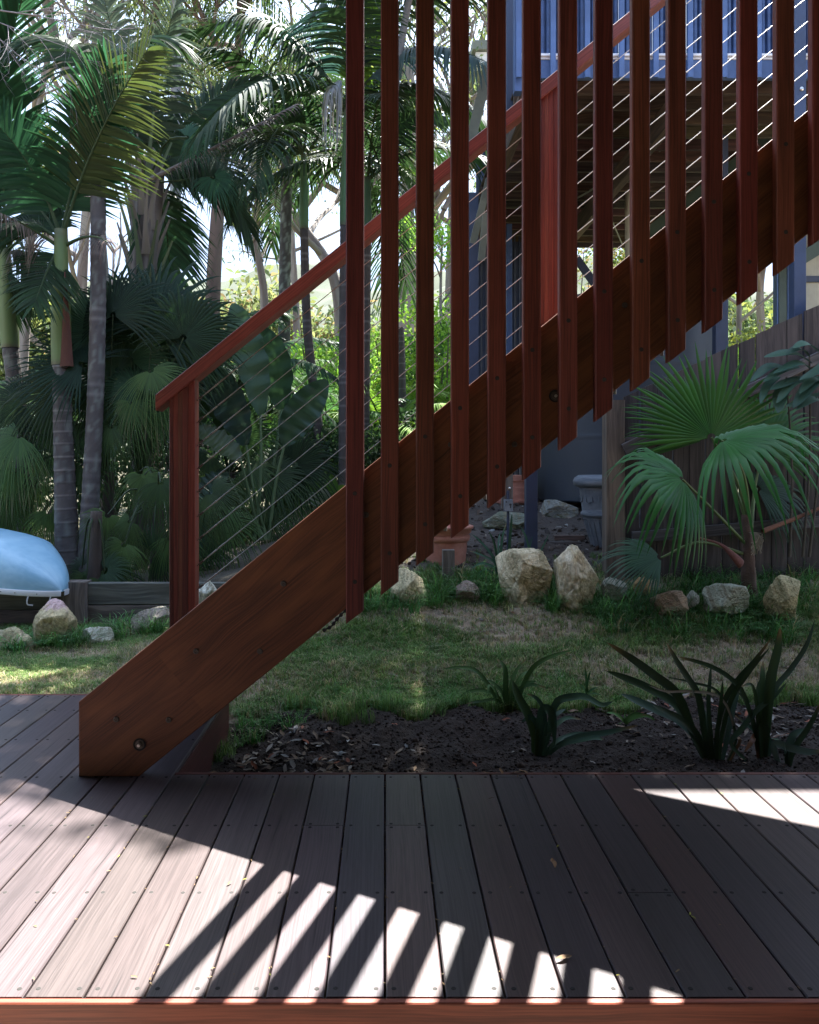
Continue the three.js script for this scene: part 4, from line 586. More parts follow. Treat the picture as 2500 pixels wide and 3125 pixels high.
// fan palms: a dark thicket
{
  const r = rng(330), list = [
    ['broad fan palm with hanging leaves behind the upright boulder', 330, 1640, 8.0, [[300, 1010, -0.35, 1, 0.75, 0], [345, 960, 0, 1, 0.78, 0], [250, 1110, -0.9, 0.5, 0.7, 0], [190, 1190, -1, 0.2, 0.65, 0], [165, 1270, -0.8, -0.5, 0.6, 1], [240, 1290, -0.3, -1, 0.55, 1], [300, 1200, -0.3, -0.8, 0.6, 1], [140, 1400, -0.5, -1, 0.55, 1], [60, 1330, -0.8, -0.6, 0.6, 1], [100, 1480, -0.2, -1, 0.5, 1], [40, 1440, -0.5, -1, 0.55, 1], [250, 1420, -0.2, -1, 0.5, 1], [0, 1400, -0.6, -0.8, 0.6, 1], [70, 1230, -1, 0, 0.6, 0], [20, 1530, 0, -1, 0.5, 1], [150, 1560, 0.2, -1, 0.5, 1]]],
    ['tall dark fan palm with upright leaves under the shaggy trunk', 430, 1680, 7.9, [[420, 1000, 0, 1, 0.85, 0], [470, 985, 0.3, 1, 0.85, 0], [520, 1060, 0.7, 0.7, 0.8, 0], [400, 1100, 0.1, 1, 0.7, 0], [560, 1030, 0.45, 1, 0.75, 0], [460, 1130, 0.4, -0.6, 0.55, 1], [400, 1225, -0.1, -1, 0.5, 1], [340, 1300, -0.3, -1, 0.5, 1], [480, 1250, 0.5, -0.9, 0.5, 1], [440, 1340, 0.2, -1, 0.45, 1], [420, 1190, -0.5, 0.4, 0.6, 0], [500, 1180, 0.7, 0.1, 0.6, 0], [360, 1130, -0.5, 0.7, 0.65, 0]]],
    ['fan palm with drooping split leaves right beside the newel post', 480, 1730, 7.3, [[440, 1450, 0.1, -1, 0.42, 1], [330, 1570, -0.3, -1, 0.42, 1], [490, 1470, 0.4, -1, 0.45, 1], [320, 1750, 0.9, -0.1, 0.38, 0], [400, 1590, -0.6, -0.6, 0.45, 1], [560, 1560, 0.6, -0.8, 0.45, 1], [640, 1500, 0.9, -0.4, 0.5, 1], [470, 1690, 0.9, 0.3, 0.42, 0], [600, 1650, 0.9, 0.1, 0.45, 0], [680, 1590, 0.8, -0.5, 0.5, 1], [380, 1660, -0.4, -0.8, 0.42, 1], [560, 1720, 1, 0.2, 0.4, 0], [520, 1640, 0.2, -1, 0.42, 1]]],
    ['fan palm with a hanging leaf that spills over the sleeper wall', 290, 1760, 6.9, [[290, 1745, -0.1, -1, 0.30, 1], [320, 1742, 0.95, 0.1, 0.34, 0], [265, 1760, -0.3, -1, 0.3, 1], [250, 1735, -0.8, -0.1, 0.26, 0], [320, 1770, 0.35, -1, 0.36, 1]]],
    ['dark fan palm filling the shade behind the wires', 700, 1640, 8.4, [[640, 1280, 0.2, 1, 0.6, 0], [720, 1330, 0.6, 0.8, 0.6, 0], [640, 1390, -0.6, -0.4, 0.55, 1], [760, 1420, 0.8, -0.4, 0.6, 1], [700, 1470, 0.1, -1, 0.55, 1], [820, 1450, 0.9, 0.3, 0.6, 0], [880, 1500, 0.8, -0.2, 0.6, 1], [800, 1560, 0.5, -0.7, 0.5, 1], [740, 1560, -0.2, -0.8, 0.5, 1], [900, 1420, 1, 0.5, 0.6, 0], [640, 1520, -0.3, -1, 0.5, 1]]],
  ];
  for (const [label, bx, by, d, leaves] of list) {
    const b = at(bx, by, d); b.y = groundY(b.x, d); const g = thing('fan_palm', label, 'fan palm', b), m0 = new MB(); tube(m0, [b.clone().add(V(0, -0.1, 0)), at(bx, by - 90, d), at(bx + 5, by - 200, d)], (t) => 0.07 * (1 - 0.3 * t), { n: 14, seg: 10, col: [0.06, 0.045, 0.035] }); part(g, 'stem', m0.geo(), M.bark);
    const dark = d > 7.5; const all = leaves.concat(leaves.filter((l, k) => k % 2 === 0).map(([x, y, a, c, R, hang]) => [x + 60 * (r() - 0.5), y + 70 * (r() - 0.2), a + 0.6 * (r() - 0.5), c, R * 0.9, hang, 1]));
    for (const [x, y, ax, ay, R, hang, back] of all) {
      const dd = d + (back ? 0.35 : -0.15) + 0.5 * (r() - 0.5), h = at(x, y, dd), m = new MB(), st = at(bx, by - 190, d); tube(m, [st, st.clone().lerp(h, 0.5).add(V(0, 0.18, 0)), h], (t) => 0.010 - 0.004 * t, { n: 10, seg: 5, col: [0.05, 0.075, 0.03] });
      const N = V((r() - 0.5) * 0.9, hang ? 0.5 : 0.1 + 0.5 * r(), 1); fan(m, h, V(ax + 0.2 * (r() - 0.5), ay, hang ? 0.3 : (r() - 0.5) * 0.7), N, { R: R * (0.9 + 0.25 * r()), r, n: 44, spread: hang ? 3.6 : 4.4, fused: (hang ? 0.24 : 0.36) + 0.12 * r(), droop: (hang ? 0.35 : 0.14) + 0.2 * r(), col: jit(hang ? [0.05, 0.095, 0.022] : [0.025, 0.06, 0.02], r, 0.5), fold: 0.6, curv: hang ? 0.25 : 0.1, tip: hang && r() < 0.35 ? [0.16, 0.12, 0.07] : undefined });
      part(g, 'fan_leaf', m.geo(), M.palm);
    }
  }
}
// the young fan palm in front of the fence
{
  const r = rng(340), d = 6.0, base = at(2290, 1715, d); base.y = groundY(base.x, d); const g = thing('fan_palm', 'young fan palm with wide glossy leaves in front of the paling fence', 'fan palm', base);
  const mt = new MB(); tube(mt, [base.clone().add(V(0, -0.05, 0)), at(2282, 1640, d), at(2276, 1570, d)], (t, a, s) => lerp(0.06, 0.028, t) * (0.7 + 0.6 * fbm(a * 3, s * 8, 4, 3)), { n: 24, seg: 14, colFn: (t, a, s) => mixc([0.05, 0.03, 0.02], [0.13, 0.075, 0.05], fbm(a * 4, s * 14, 6, 3)) }); part(g, 'trunk', mt.geo(), M.bark);
  const leaf = (hub, A, N, o, stalk) => { const m = new MB(); fan(m, hub, A, N, { r, n: 31, ...o }); const f = part(g, 'fan_leaf', m.geo(), M.gloss), s = new MB(); tube(s, stalk, (t) => 0.013 - 0.005 * t, { n: 20, seg: 8, col: [0.09, 0.13, 0.04] }); part(f, 'petiole', s.geo(), M.smoothbark); };
  const hA = at(2172, 1335, 5.9), hB = at(2205, 1345, 5.55), hC = at(2084, 1464, 5.6), hD = at(2018, 1702, 5.85);
  leaf(hA, V(0.04, 1, -0.1), V(0, 0.1, 1), { R: 0.74, n: 36, spread: 3.7, fused: 0.52, droop: 0.05, col: [0.03, 0.125, 0.01], fold: 0.5, curv: 0.06 }, [at(2282, 1590, 6), at(2250, 1470, 5.95), hA]);
  leaf(hA.clone().add(V(-0.01, -0.02, -0.12)), V(-0.6, 0.75, -0.1), V(0.1, 0.3, 1), { R: 0.68, spread: 2.4, fused: 0.45, droop: 0.12, col: [0.028, 0.11, 0.014], fold: 0.5 }, [at(2278, 1590, 6), at(2240, 1480, 6.0), hA]);
  leaf(hB, V(0.75, 0.28, 0.55), V(-0.15, 1, 0.35), { R: 0.78, spread: 3.9, fused: 0.48, droop: 0.42, col: [0.024, 0.13, 0.02], fold: 0.55, curv: 0.3 }, [at(2290, 1600, 6), at(2270, 1450, 5.85), hB]);
  leaf(hC, V(-0.8, 0.35, 0.5), V(0.1, 0.75, 0.75), { R: 0.6, spread: 4.3, fused: 0.56, droop: 0.42, col: [0.024, 0.13, 0.02], fold: 0.55, curv: 0.35 }, [at(2276, 1660, 6), at(2180, 1560, 5.8), hC]);
  leaf(hD, V(-1, 0.1, 0.2), V(0.0, 0.8, 0.7), { R: 0.48, spread: 2.4, fused: 0.5, droop: 0.2, col: [0.04, 0.095, 0.045], fold: 0.35 }, [at(2270, 1690, 6), at(2130, 1655, 5.9), hD]);
  leaf(at(2335, 1365, 6.1), V(0.75, 0.75, -0.15), V(-0.1, 0.25, 1), { R: 0.62, spread: 3.0, fused: 0.48, droop: 0.16, col: [0.03, 0.11, 0.014], fold: 0.5 }, [at(2292, 1620, 6.02), at(2305, 1480, 6.08), at(2335, 1365, 6.1)]);
  leaf(at(2310, 1490, 6.2), V(0.9, 0.2, -0.2), V(0, 0.6, 0.9), { R: 0.6, spread: 3.4, fused: 0.4, droop: 0.5, col: [0.025, 0.06, 0.025], fold: 0.35 }, [at(2292, 1640, 6.05), at(2298, 1560, 6.1), at(2310, 1490, 6.2)]);
  const ms = new MB(); tube(ms, [at(2134, 1642, 5.75), at(2200, 1662, 5.72), at(2238, 1696, 5.7), at(2262, 1722, 5.72)], (t) => lerp(0.010, 0.036, smooth(0.3, 1, t)), { n: 24, seg: 10, col: [0.14, 0.05, 0.035], squash: 0.6 }); part(g, 'dry_leaf_base', ms.geo(), M.bark, { label: 'red-brown fallen leaf base leaning at the foot' });
  const mf = new MB(); for (let k = 0; k < 40; k++) { const A = at(2285 + 10 * r(), 1625, 5.95); strap(mf, [A, at(2300 + 30 * r(), 1630 + 20 * r(), 5.9), at(2290 + 40 * r(), 1655 + 40 * r(), 5.88)], () => 0.006, { n: 4, col: jit([0.24, 0.2, 0.15], r, 0.3) }); } part(g, 'fibre', mf.geo(), M.dry, { kind: 'stuff' });
  const st = thing('dead_stalk', 'orange-brown dead palm stalk lying beside the young fan palm', 'stalk', at(2400, 1600, 5.9)), m2 = new MB(); tube(m2, [at(2328, 1621, 5.85), at(2420, 1585, 6.0), at(2540, 1535, 6.1)], (t) => 0.018 - 0.006 * t, { n: 12, seg: 8, col: [0.12, 0.045, 0.02] }); part(st, 'stalk', m2.geo(), M.bark);
}
// bird-of-paradise plants with paddle leaves
{
  const r = rng(350), d = 8.0, base = at(800, 1660, d); base.y = groundY(base.x, d); const g = thing('paddle_plant', 'tall plant with big dark paddle leaves behind the wires', 'plant', base);
  const L = (pts, w, c, hint, fold = 0.35) => { const m = new MB(), p = pts.map(([x, y, q]) => at(x, y, q ?? d)); strap(m, p, ovalW(w), { n: 22, hint, fold, col: c.map((q) => q * 0.75), wave: 0.2 }); const f = part(g, 'paddle_leaf', m.geo(), M.gloss), s = new MB(); tube(s, [base.clone().add(V((r() - 0.5) * 0.2, 0.05, 0)), base.clone().lerp(p[0], 0.6), p[0]], (t) => 0.02 - 0.008 * t, { n: 12, seg: 8, col: [0.06, 0.10, 0.035] }); part(f, 'petiole', s.geo(), M.smoothbark); };
  L([[795, 1265], [770, 1130], [735, 1010], [712, 925]], 0.34, [0.045, 0.10, 0.045], V(0.5, 0.1, 1));
  L([[752, 1358], [720, 1260], [660, 1170], [610, 1125]], 0.36, [0.022, 0.055, 0.035], V(-0.3, 0.2, 1));
  L([[868, 1358], [900, 1290], [950, 1220], [998, 1160]], 0.33, [0.028, 0.07, 0.035], V(0.3, 0.2, 1));
  L([[860, 1250, 8.3], [850, 1150, 8.3], [815, 1060, 8.3], [770, 990, 8.3]], 0.36, [0.035, 0.085, 0.035], V(-0.2, 0.3, 1));
  L([[735, 1405, 7.8], [690, 1370, 7.8], [640, 1335, 7.8], [600, 1300, 7.8]], 0.26, [0.05, 0.075, 0.02], V(0, 0.8, 0.7));
  L([[690, 1440, 7.9], [660, 1470, 7.8], [630, 1500, 7.8], [600, 1540, 7.8]], 0.24, [0.025, 0.06, 0.03], V(0, 0.7, 0.8));
  const g2 = thing('broadleaf_plant', 'small plant with round yellow-green and whitish leaves above the stair board', 'plant', at(985, 1540, 8.6)), m3 = [[960, 1530, 940, 1440, [0.10, 0.2, 0.03]], [1000, 1530, 1010, 1450, [0.07, 0.16, 0.03]], [975, 1535, 930, 1510, [0.3, 0.33, 0.3]], [1000, 1540, 1050, 1480, [0.12, 0.22, 0.03]], [980, 1540, 985, 1490, [0.28, 0.32, 0.28]]];
  for (const [x0, y0, x1, y1, c] of m3) { const m = new MB(); strap(m, [at(x0, y0, 8.6), at((x0 + x1) / 2 + 6, (y0 + y1) / 2, 8.55), at(x1, y1, 8.5)], ovalW(0.15), { n: 10, hint: V(0, 0.6, 1), col: c }); part(g2, 'round_leaf', m.geo(), M.strap); }
  const s2 = new MB(); tube(s2, [at(985, 1600, 8.6).setY(groundY(at(985, 0, 8.6).x, 8.6)), at(985, 1540, 8.6)], () => 0.012, { n: 4, seg: 6, col: [0.06, 0.1, 0.03] }); part(g2, 'stem', s2.geo(), M.smoothbark);
}
// shrub with strap leaves over the fence at the right
{
  const r = rng(360), d = 6.0, g = thing('broadleaf_shrub', 'shrub with long blue-green leaves hanging over the fence at the right', 'shrub', at(2440, 1500, d));
  const L = (x0, y0, xm, ym, x1, y1, w = 0.075) => { const m = new MB(); strap(m, [at(x0, y0, d), at(xm, ym, d - 0.12), at(x1, y1, d - 0.2)], ovalW(w), { n: 12, hint: V(0, 0.9, 0.7), fold: 0.3, col: jit([0.035, 0.085, 0.055], r, 0.25) }); part(g, 'leaf', m.geo(), M.strap); };
  [[2480, 1110, 2420, 1080, 2332, 1090, 0.09], [2470, 1090, 2440, 1065, 2400, 1080, 0.07], [2500, 1075, 2460, 1050, 2420, 1062], [2490, 1140, 2440, 1110, 2360, 1140], [2480, 1160, 2420, 1170, 2370, 1230], [2500, 1150, 2470, 1180, 2420, 1245, 0.1], [2450, 1150, 2400, 1170, 2350, 1190], [2440, 1120, 2390, 1130, 2330, 1165], [2420, 1160, 2380, 1210, 2375, 1260, 0.1], [2500, 1200, 2450, 1230, 2400, 1240], [2520, 1100, 2500, 1130, 2440, 1160], [2510, 1060, 2540, 1040, 2580, 1060], [2420, 1130, 2350, 1120, 2290, 1165], [2520, 1230, 2480, 1220, 2430, 1250], [2380, 1150, 2340, 1180, 2320, 1230, 0.06], [2520, 1170, 2480, 1160, 2440, 1200]].forEach((q) => L(...q));
  const m = new MB(); for (const [a, b] of [[[2450, 1700], [2470, 1090]], [[2470, 1700], [2510, 1080]], [[2410, 1700], [2400, 1150]]]) tube(m, [at(a[0], a[1], d), at((a[0] + b[0]) / 2 + 12, (a[1] + b[1]) / 2, d), at(b[0], b[1], d)], (t) => 0.012 - 0.006 * t, { n: 10, seg: 6, col: [0.06, 0.05, 0.035] }); part(g, 'stem', m.geo(), M.bark);
}
// ---------------------------------------------------------------- gum trees and shrubs beyond
const BARKS = { pale: [[0.24, 0.21, 0.18], [0.13, 0.10, 0.085]], brown: [[0.14, 0.095, 0.075], [0.08, 0.055, 0.045]], grey: [[0.2, 0.18, 0.16], [0.12, 0.105, 0.09]] };
function tree(seed, label, d, trunk, { r0 = 0.2, bark = 'pale', limbs = 5, len = 3, cols, count = 90, l = 0.13, w = 0.035, levels = 3, spread = 0.9, cr = 0.75, name = 'gum_tree', from = 0.5, hang = 0.5, extra = [], group = 'gum trees beyond the palms' }) {
  const r = rng(seed), pts = trunk.map(([x, y, q]) => at(x, y, q ?? d)), gx = pts[0].x, gy = groundY(gx, -pts[0].z); if (pts[0].y > gy) pts.unshift(V(gx, gy - 0.2, pts[0].z));
  const g = thing(name, label, name === 'gum_tree' ? 'tree' : 'shrub', V(gx, gy, pts[0].z), { group }), mt = new MB(), mc = new MB(), B = BARKS[bark];
  const cf = (t, a, s) => mixc(B[0], B[1], smooth(0.4, 0.65, fbm(a * 1.6 + seed, s * 1.3, seed, 4)));
  const cv = new THREE.CatmullRomCurve3(pts); tube(mt, pts, (t) => lerp(r0, r0 * 0.35, t), { n: 30, seg: 12, colFn: cf });
  const grow = (P, D, L, rad, lev) => {
    const q = [P]; let p = P.clone(), dd = D.clone(); for (let k = 0; k < 3; k++) { dd.add(V((r() - 0.5) * 0.7, (r() - 0.35) * 0.5, (r() - 0.5) * 0.7)).normalize(); p = p.clone().addScaledVector(dd, L / 3); q.push(p); }
    tube(mt, q, (t) => Math.max(0.006, rad * (1 - 0.6 * t)), { n: 7, seg: 6, colFn: cf });
    if (lev <= 1) { leafCloud(mc, p, V(cr, cr * 0.7, cr), count, { l, w, r, cols, hang }); leafCloud(mc, q[2], V(cr * 0.8, cr * 0.5, cr * 0.8), Math.floor(count * 0.6), { l, w, r, cols, hang }); }
    else for (let k = 0; k < 3; k++) { const b = q[1 + Math.floor(r() * 3)]; grow(b, dd.clone().add(V((r() - 0.5) * 2 * spread, (r() - 0.4) * spread, (r() - 0.5) * 2 * spread)).normalize(), L * 0.62, rad * 0.55, lev - 1); }
  };
  for (let k = 0; k < limbs; k++) { const t = lerp(from, 1, (k + r() * 0.5) / limbs), a = k * 2.4 + seed; grow(cv.getPoint(Math.min(1, t)), V(Math.cos(a) * spread, 0.55 + 0.4 * r(), Math.sin(a) * spread).normalize(), len * (1.1 - 0.4 * t), r0 * 0.45 * (1.2 - t * 0.6), levels); }
  for (const [A, C] of extra) grow(at(A[0], A[1], A[2] ?? d), at(C[0], C[1], C[2] ?? d).sub(at(A[0], A[1], A[2] ?? d)).normalize(), at(C[0], C[1], C[2] ?? d).distanceTo(at(A[0], A[1], A[2] ?? d)), r0 * 0.4, 2);
  part(g, 'trunk', mt.geo(), M.bark); part(g, 'crown', mc.geo(), M.leaf, { label: undefined });
}
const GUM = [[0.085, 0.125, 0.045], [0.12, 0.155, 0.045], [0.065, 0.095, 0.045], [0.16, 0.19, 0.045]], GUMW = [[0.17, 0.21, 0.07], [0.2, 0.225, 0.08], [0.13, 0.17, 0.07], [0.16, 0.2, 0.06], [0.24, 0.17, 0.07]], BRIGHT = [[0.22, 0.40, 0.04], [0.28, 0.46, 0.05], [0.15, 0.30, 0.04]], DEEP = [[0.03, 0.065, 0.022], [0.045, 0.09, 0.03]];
tree(401, 'pale-barked gum trunk standing in the sky gap left of the handrail', 17, [[800, 1150], [806, 900], [780, 720], [790, 560], [770, 380]], { r0: 0.13, limbs: 6, len: 3.4, cols: GUM, extra: [[[800, 800], [700, 640]], [[780, 700], [860, 560]]], count: 60 });
tree(402, 'forked gum with a curved pale limb crossing behind the green crownshaft', 16, [[1060, 1500], [1045, 1150], [1020, 850], [930, 700], [850, 600], [790, 420]], { r0: 0.17, limbs: 7, len: 3.2, cols: GUM, from: 0.35, count: 55 });
tree(403, 'big smooth gum with a wide fork between the second and fourth battens', 19, [[1215, 1500], [1230, 1050], [1250, 820], [1240, 640], [1262, 420], [1240, 150]], { r0: 0.30, limbs: 8, len: 4, cols: GUM, from: 0.45, extra: [[[1245, 800], [1400, 690]], [[1250, 780], [1110, 640]], [[1400, 690], [1480, 560]]], count: 40 });
tree(404, 'leaning brown trunk at the top between two palm crowns', 14, [[640, 1300], [655, 800], [690, 380], [730, 150], [735, -100], [720, -260]], { r0: 0.17, bark: 'brown', limbs: 7, len: 2.4, cols: GUM, from: 0.6, count: 100 });
tree(405, 'red-brown straight trunk at the top beside the pale palm stem', 15, [[470, 1300], [470, 700], [475, 100], [480, -200], [470, -330]], { r0: 0.14, bark: 'brown', limbs: 7, len: 2.4, cols: GUM, from: 0.6, count: 100 });
tree(406, 'gum with a dark diagonal limb in the upper left sky gap', 13, [[330, 1300], [300, 700], [240, 330], [160, 80], [90, -160]], { r0: 0.15, bark: 'grey', limbs: 7, len: 3.2, cols: GUM, from: 0.55, count: 34 });
tree(407, 'gum with a pale bent limb at the top left', 16, [[60, 1300], [90, 800], [110, 380], [150, 150], [160, -100]], { r0: 0.12, limbs: 7, len: 3.4, cols: GUM, from: 0.5, count: 34 });
tree(408, 'gum filling the sky above the second batten gap', 21, [[1120, 1400], [1115, 900], [1100, 500], [1130, 200], [1110, -200]], { r0: 0.16, bark: 'grey', limbs: 8, len: 4, cols: GUM, from: 0.45, count: 36 });
tree(409, 'slender white gum stem seen over the fence', 15.5, [[2258, 1500], [2256, 1100], [2255, 900], [2250, 650]], { r0: 0.085, limbs: 6, len: 2, cols: GUMW, from: 0.5, count: 110, l: 0.11 });
tree(410, 'thicker white gum stem behind the fence nearer the blue wall', 16.5, [[2322, 1500], [2325, 1050], [2320, 880], [2345, 700], [2330, 560]], { r0: 0.12, limbs: 7, len: 2.2, cols: GUMW, from: 0.45, count: 120, l: 0.11 });
tree(411, 'tall gum far behind the left palms', 24, [[260, 1300], [250, 900], [270, 500], [260, 0]], { r0: 0.2, limbs: 8, len: 4.4, cols: GUMW, from: 0.3, count: 26, l: 0.17, w: 0.045 });
tree(412, 'tall gum far behind the handrail middle', 27, [[900, 1350], [905, 1000], [890, 640], [900, 420]], { r0: 0.16, limbs: 8, len: 3.8, cols: GUM, from: 0.45, count: 42, l: 0.18, w: 0.045 });
tree(413, 'tall gum behind the fourth batten gap', 23, [[1370, 1400], [1375, 900], [1385, 500], [1380, 0]], { r0: 0.2, bark: 'grey', limbs: 8, len: 4, cols: GUM, from: 0.35, count: 22, l: 0.15, w: 0.04 });
tree(414, 'small tree with lime leaves lit beside the big gum', 14.5, [[1360, 1450], [1350, 1100], [1345, 900], [1350, 720]], { r0: 0.05, bark: 'grey', limbs: 6, len: 1.0, cols: BRIGHT, from: 0.35, count: 80, l: 0.09, w: 0.05, hang: 0.2, levels: 2, cr: 0.45 });
// canopy of the trees whose shade lies on the lawn
tree(415, 'leafy crown over the left palms that shades the lawn', 12.5, [[-160, 1300], [-140, 600], [-110, 0], [-60, -500], [-20, -900]], { r0: 0.18, bark: 'grey', limbs: 7, len: 3.2, cols: GUM, from: 0.75, count: 150 });
{ // a crown over the view whose shade falls on the soil bed and the back of the deck
  const r = rng(417), d = 9.3, x0 = at(1190, 0, d).x, gy = groundY(x0, d), g = thing('gum_tree', 'leafy tree crown that shades the soil bed, its trunk hidden by the second batten', 'tree', V(x0, gy, -d), { group: 'gum trees beyond the palms' }), mt = new MB(), mc = new MB(), cf = (t, a, s) => mixc(BARKS.grey[0], BARKS.grey[1], fbm(a * 2, s, 4, 3));
  const top = V(x0 + 0.35, 7.2, -d); tube(mt, [V(x0, gy - 0.2, -d), V(x0, 3, -d), V(x0 + 0.05, 5.4, -d), top], (t) => 0.07 - 0.035 * t, { n: 20, seg: 8, colFn: cf });
  for (let k = 0; k < 74; k++) { const p = V(-0.5 + 2.4 * r(), 7.5 + 1.9 * r(), -d + 1.1 * (r() - 0.5)); if (k % 2) tube(mt, [top, top.clone().lerp(p, 0.5).add(V(0, -0.15, 0)), p], (t) => 0.025 - 0.019 * t, { n: 8, seg: 5, colFn: cf }); leafCloud(mc, p, V(0.45, 0.35, 0.45), 120, { l: 0.16, w: 0.06, r, cols: GUM, hang: 0.4 }); }
  part(g, 'trunk', mt.geo(), M.bark); part(g, 'crown', mc.geo(), M.leaf);
}
{ // the next one back shades the lawn itself
  const r = rng(418), d = 13, x0 = at(1515, 0, d).x, gy = groundY(x0, d), g = thing('gum_tree', 'tall leafy tree above the balcony corner, its trunk hidden by a batten', 'tree', V(x0, gy, -d), { group: 'gum trees beyond the palms' }), mt = new MB(), mc = new MB(), cf = (t, a, s) => mixc(BARKS.grey[0], BARKS.grey[1], fbm(a * 2, s, 4, 3)), top = V(x0 + 0.1, 10.6, -d);
  tube(mt, [V(x0, gy - 0.2, -d), V(x0, 4, -d), V(x0 + 0.02, 8, -d), top], (t) => 0.1 - 0.05 * t, { n: 20, seg: 8, colFn: cf });
  for (let k = 0; k < 36; k++) { const p = V(0.6 + 2.2 * r(), 10.3 + 3.0 * r(), -d + 1.2 * (r() - 0.5)); if (k % 2) tube(mt, [top, top.clone().lerp(p, 0.5).add(V(0, -0.15, 0)), p], (t) => 0.03 - 0.024 * t, { n: 8, seg: 5, colFn: cf }); leafCloud(mc, p, V(0.5, 0.42, 0.5), 110, { l: 0.17, w: 0.06, r, cols: GUM, hang: 0.4 }); }
  part(g, 'trunk', mt.geo(), M.bark); part(g, 'crown', mc.geo(), M.leaf);
}
// sunlit bushes
const bush = (seed, label, px, py, d, h, wd, cols, o = {}) => {
  const r = rng(seed), b = at(px, py, d), gy = groundY(b.x, d); b.y = gy; const g = thing('bush', label, 'shrub', b), mt = new MB(), mc = new MB();
  for (let k = 0; k < 9; k++) { const a = k * 2.4, q = [b.clone().add(V(0, -0.05, 0)), b.clone().add(V(Math.cos(a) * wd * 0.25, h * 0.45, Math.sin(a) * wd * 0.25)), b.clone().add(V(Math.cos(a) * wd * 0.5 * (0.5 + 0.5 * r()), h * (0.6 + 0.4 * r()), Math.sin(a) * wd * 0.5))]; tube(mt, q, (t) => 0.03 * (1 - 0.75 * t), { n: 6, seg: 5, col: [0.1, 0.08, 0.06] }); }
  const n = o.n ?? 34; for (let k = 0; k < n; k++) { const a = r() * 6.283, y = Math.pow(r(), 0.7), q = wd * 0.5 * Math.sqrt(Math.max(0.05, 1 - Math.pow(y * 1.7 - 0.75, 2))) * Math.pow(r(), 0.35); leafCloud(mc, b.clone().add(V(Math.cos(a) * q, h * (0.1 + 0.9 * y), Math.sin(a) * q)), V(0.32, 0.26, 0.32).multiplyScalar(o.cl ?? 1), o.count ?? 110, { l: o.l ?? 0.085, w: o.w ?? 0.045, r, cols, hang: 0.15 }); }
  part(g, 'stems', mt.geo(), M.bark); part(g, 'foliage', mc.geo(), M.leaf);
};
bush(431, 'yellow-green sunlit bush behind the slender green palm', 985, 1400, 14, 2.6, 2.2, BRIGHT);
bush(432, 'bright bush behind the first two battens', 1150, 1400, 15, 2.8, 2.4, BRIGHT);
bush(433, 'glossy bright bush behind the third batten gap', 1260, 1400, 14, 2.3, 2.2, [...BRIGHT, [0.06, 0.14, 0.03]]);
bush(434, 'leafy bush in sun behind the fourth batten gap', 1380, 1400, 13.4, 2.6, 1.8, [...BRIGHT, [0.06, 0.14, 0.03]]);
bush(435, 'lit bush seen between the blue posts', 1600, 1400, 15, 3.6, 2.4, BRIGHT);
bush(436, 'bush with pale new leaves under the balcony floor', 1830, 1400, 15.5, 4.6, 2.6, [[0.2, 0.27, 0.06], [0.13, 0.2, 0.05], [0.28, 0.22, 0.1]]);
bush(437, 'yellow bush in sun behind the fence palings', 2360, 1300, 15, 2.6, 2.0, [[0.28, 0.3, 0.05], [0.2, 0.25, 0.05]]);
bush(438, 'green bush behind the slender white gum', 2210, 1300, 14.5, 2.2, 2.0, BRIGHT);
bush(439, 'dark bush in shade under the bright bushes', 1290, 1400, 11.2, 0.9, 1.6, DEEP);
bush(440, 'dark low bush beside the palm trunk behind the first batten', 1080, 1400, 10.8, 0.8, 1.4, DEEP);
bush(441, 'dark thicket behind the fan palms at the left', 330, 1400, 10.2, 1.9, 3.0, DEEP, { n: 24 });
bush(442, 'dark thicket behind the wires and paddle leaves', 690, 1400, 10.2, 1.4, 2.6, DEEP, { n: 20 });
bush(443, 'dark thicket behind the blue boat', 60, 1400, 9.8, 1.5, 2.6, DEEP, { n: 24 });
bush(444, 'mid green bush behind the lichen-spotted palm', 840, 1400, 13, 2.3, 2.2, [[0.07, 0.15, 0.035], [0.1, 0.2, 0.04]]);
// far hillside
const hills = [[-330, 44, 'left-hand far hillside tree beyond the leaning palm'], [-120, 38, 'far hillside tree with orange tips behind the leaning palm'], [60, 42, 'far hillside tree between the two left crownshafts'], [250, 36, 'far hillside tree behind the straight ringed trunk'], [460, 44, 'far hillside tree behind the shaggy palm'], [650, 38, 'far hillside tree above the feathery palms'], [840, 46, 'far hillside tree behind the lichen-spotted palm'], [1010, 40, 'far hillside tree behind the first batten'], [1190, 44, 'far hillside tree behind the second batten gap'], [1370, 38, 'far hillside tree behind the fourth batten gap'], [1580, 42, 'far hillside tree between the blue posts'], [1830, 40, 'far hillside tree seen under the balcony floor'], [2080, 44, 'far hillside tree behind the water tank'], [2320, 38, 'far hillside tree over the fence']];
for (const [px, d, label] of [[-20, 30, 'pale hillside tree in the gap between the two left trunks'], [150, 31, 'pale hillside tree right of the green crownshaft'], [560, 33, 'rounded hillside tree right of the shaggy palm'], [760, 31, 'rounded hillside tree left of the lichen-spotted palm'], [930, 33, 'rounded hillside tree behind the slender green palm'], [1100, 32, 'rounded hillside tree in the first batten gap'], [1290, 33, 'rounded hillside tree in the third batten gap'], [1960, 33, 'rounded hillside tree beyond the drain pipe'], [2230, 31, 'rounded hillside tree left of the white stems']]) hills.push([px, d, label]);
hills.forEach(([px, d, label], k) => tree(460 + k, label, d, [[px, 1390], [px + 20, 1290], [px + 10, (px > 500 && px < 1500 ? 1140 : 1060) + 50 * Math.sin(k * 2.1)]], { r0: 0.25, limbs: 9, len: px > 500 && px < 1500 ? 2.6 : 3.4, levels: 2, cols: k % 2 ? GUMW : GUM, from: 0.05, count: 150, l: 0.34, w: 0.13, cr: 1.5, hang: 0.2, group: 'trees on the far hillside' }));
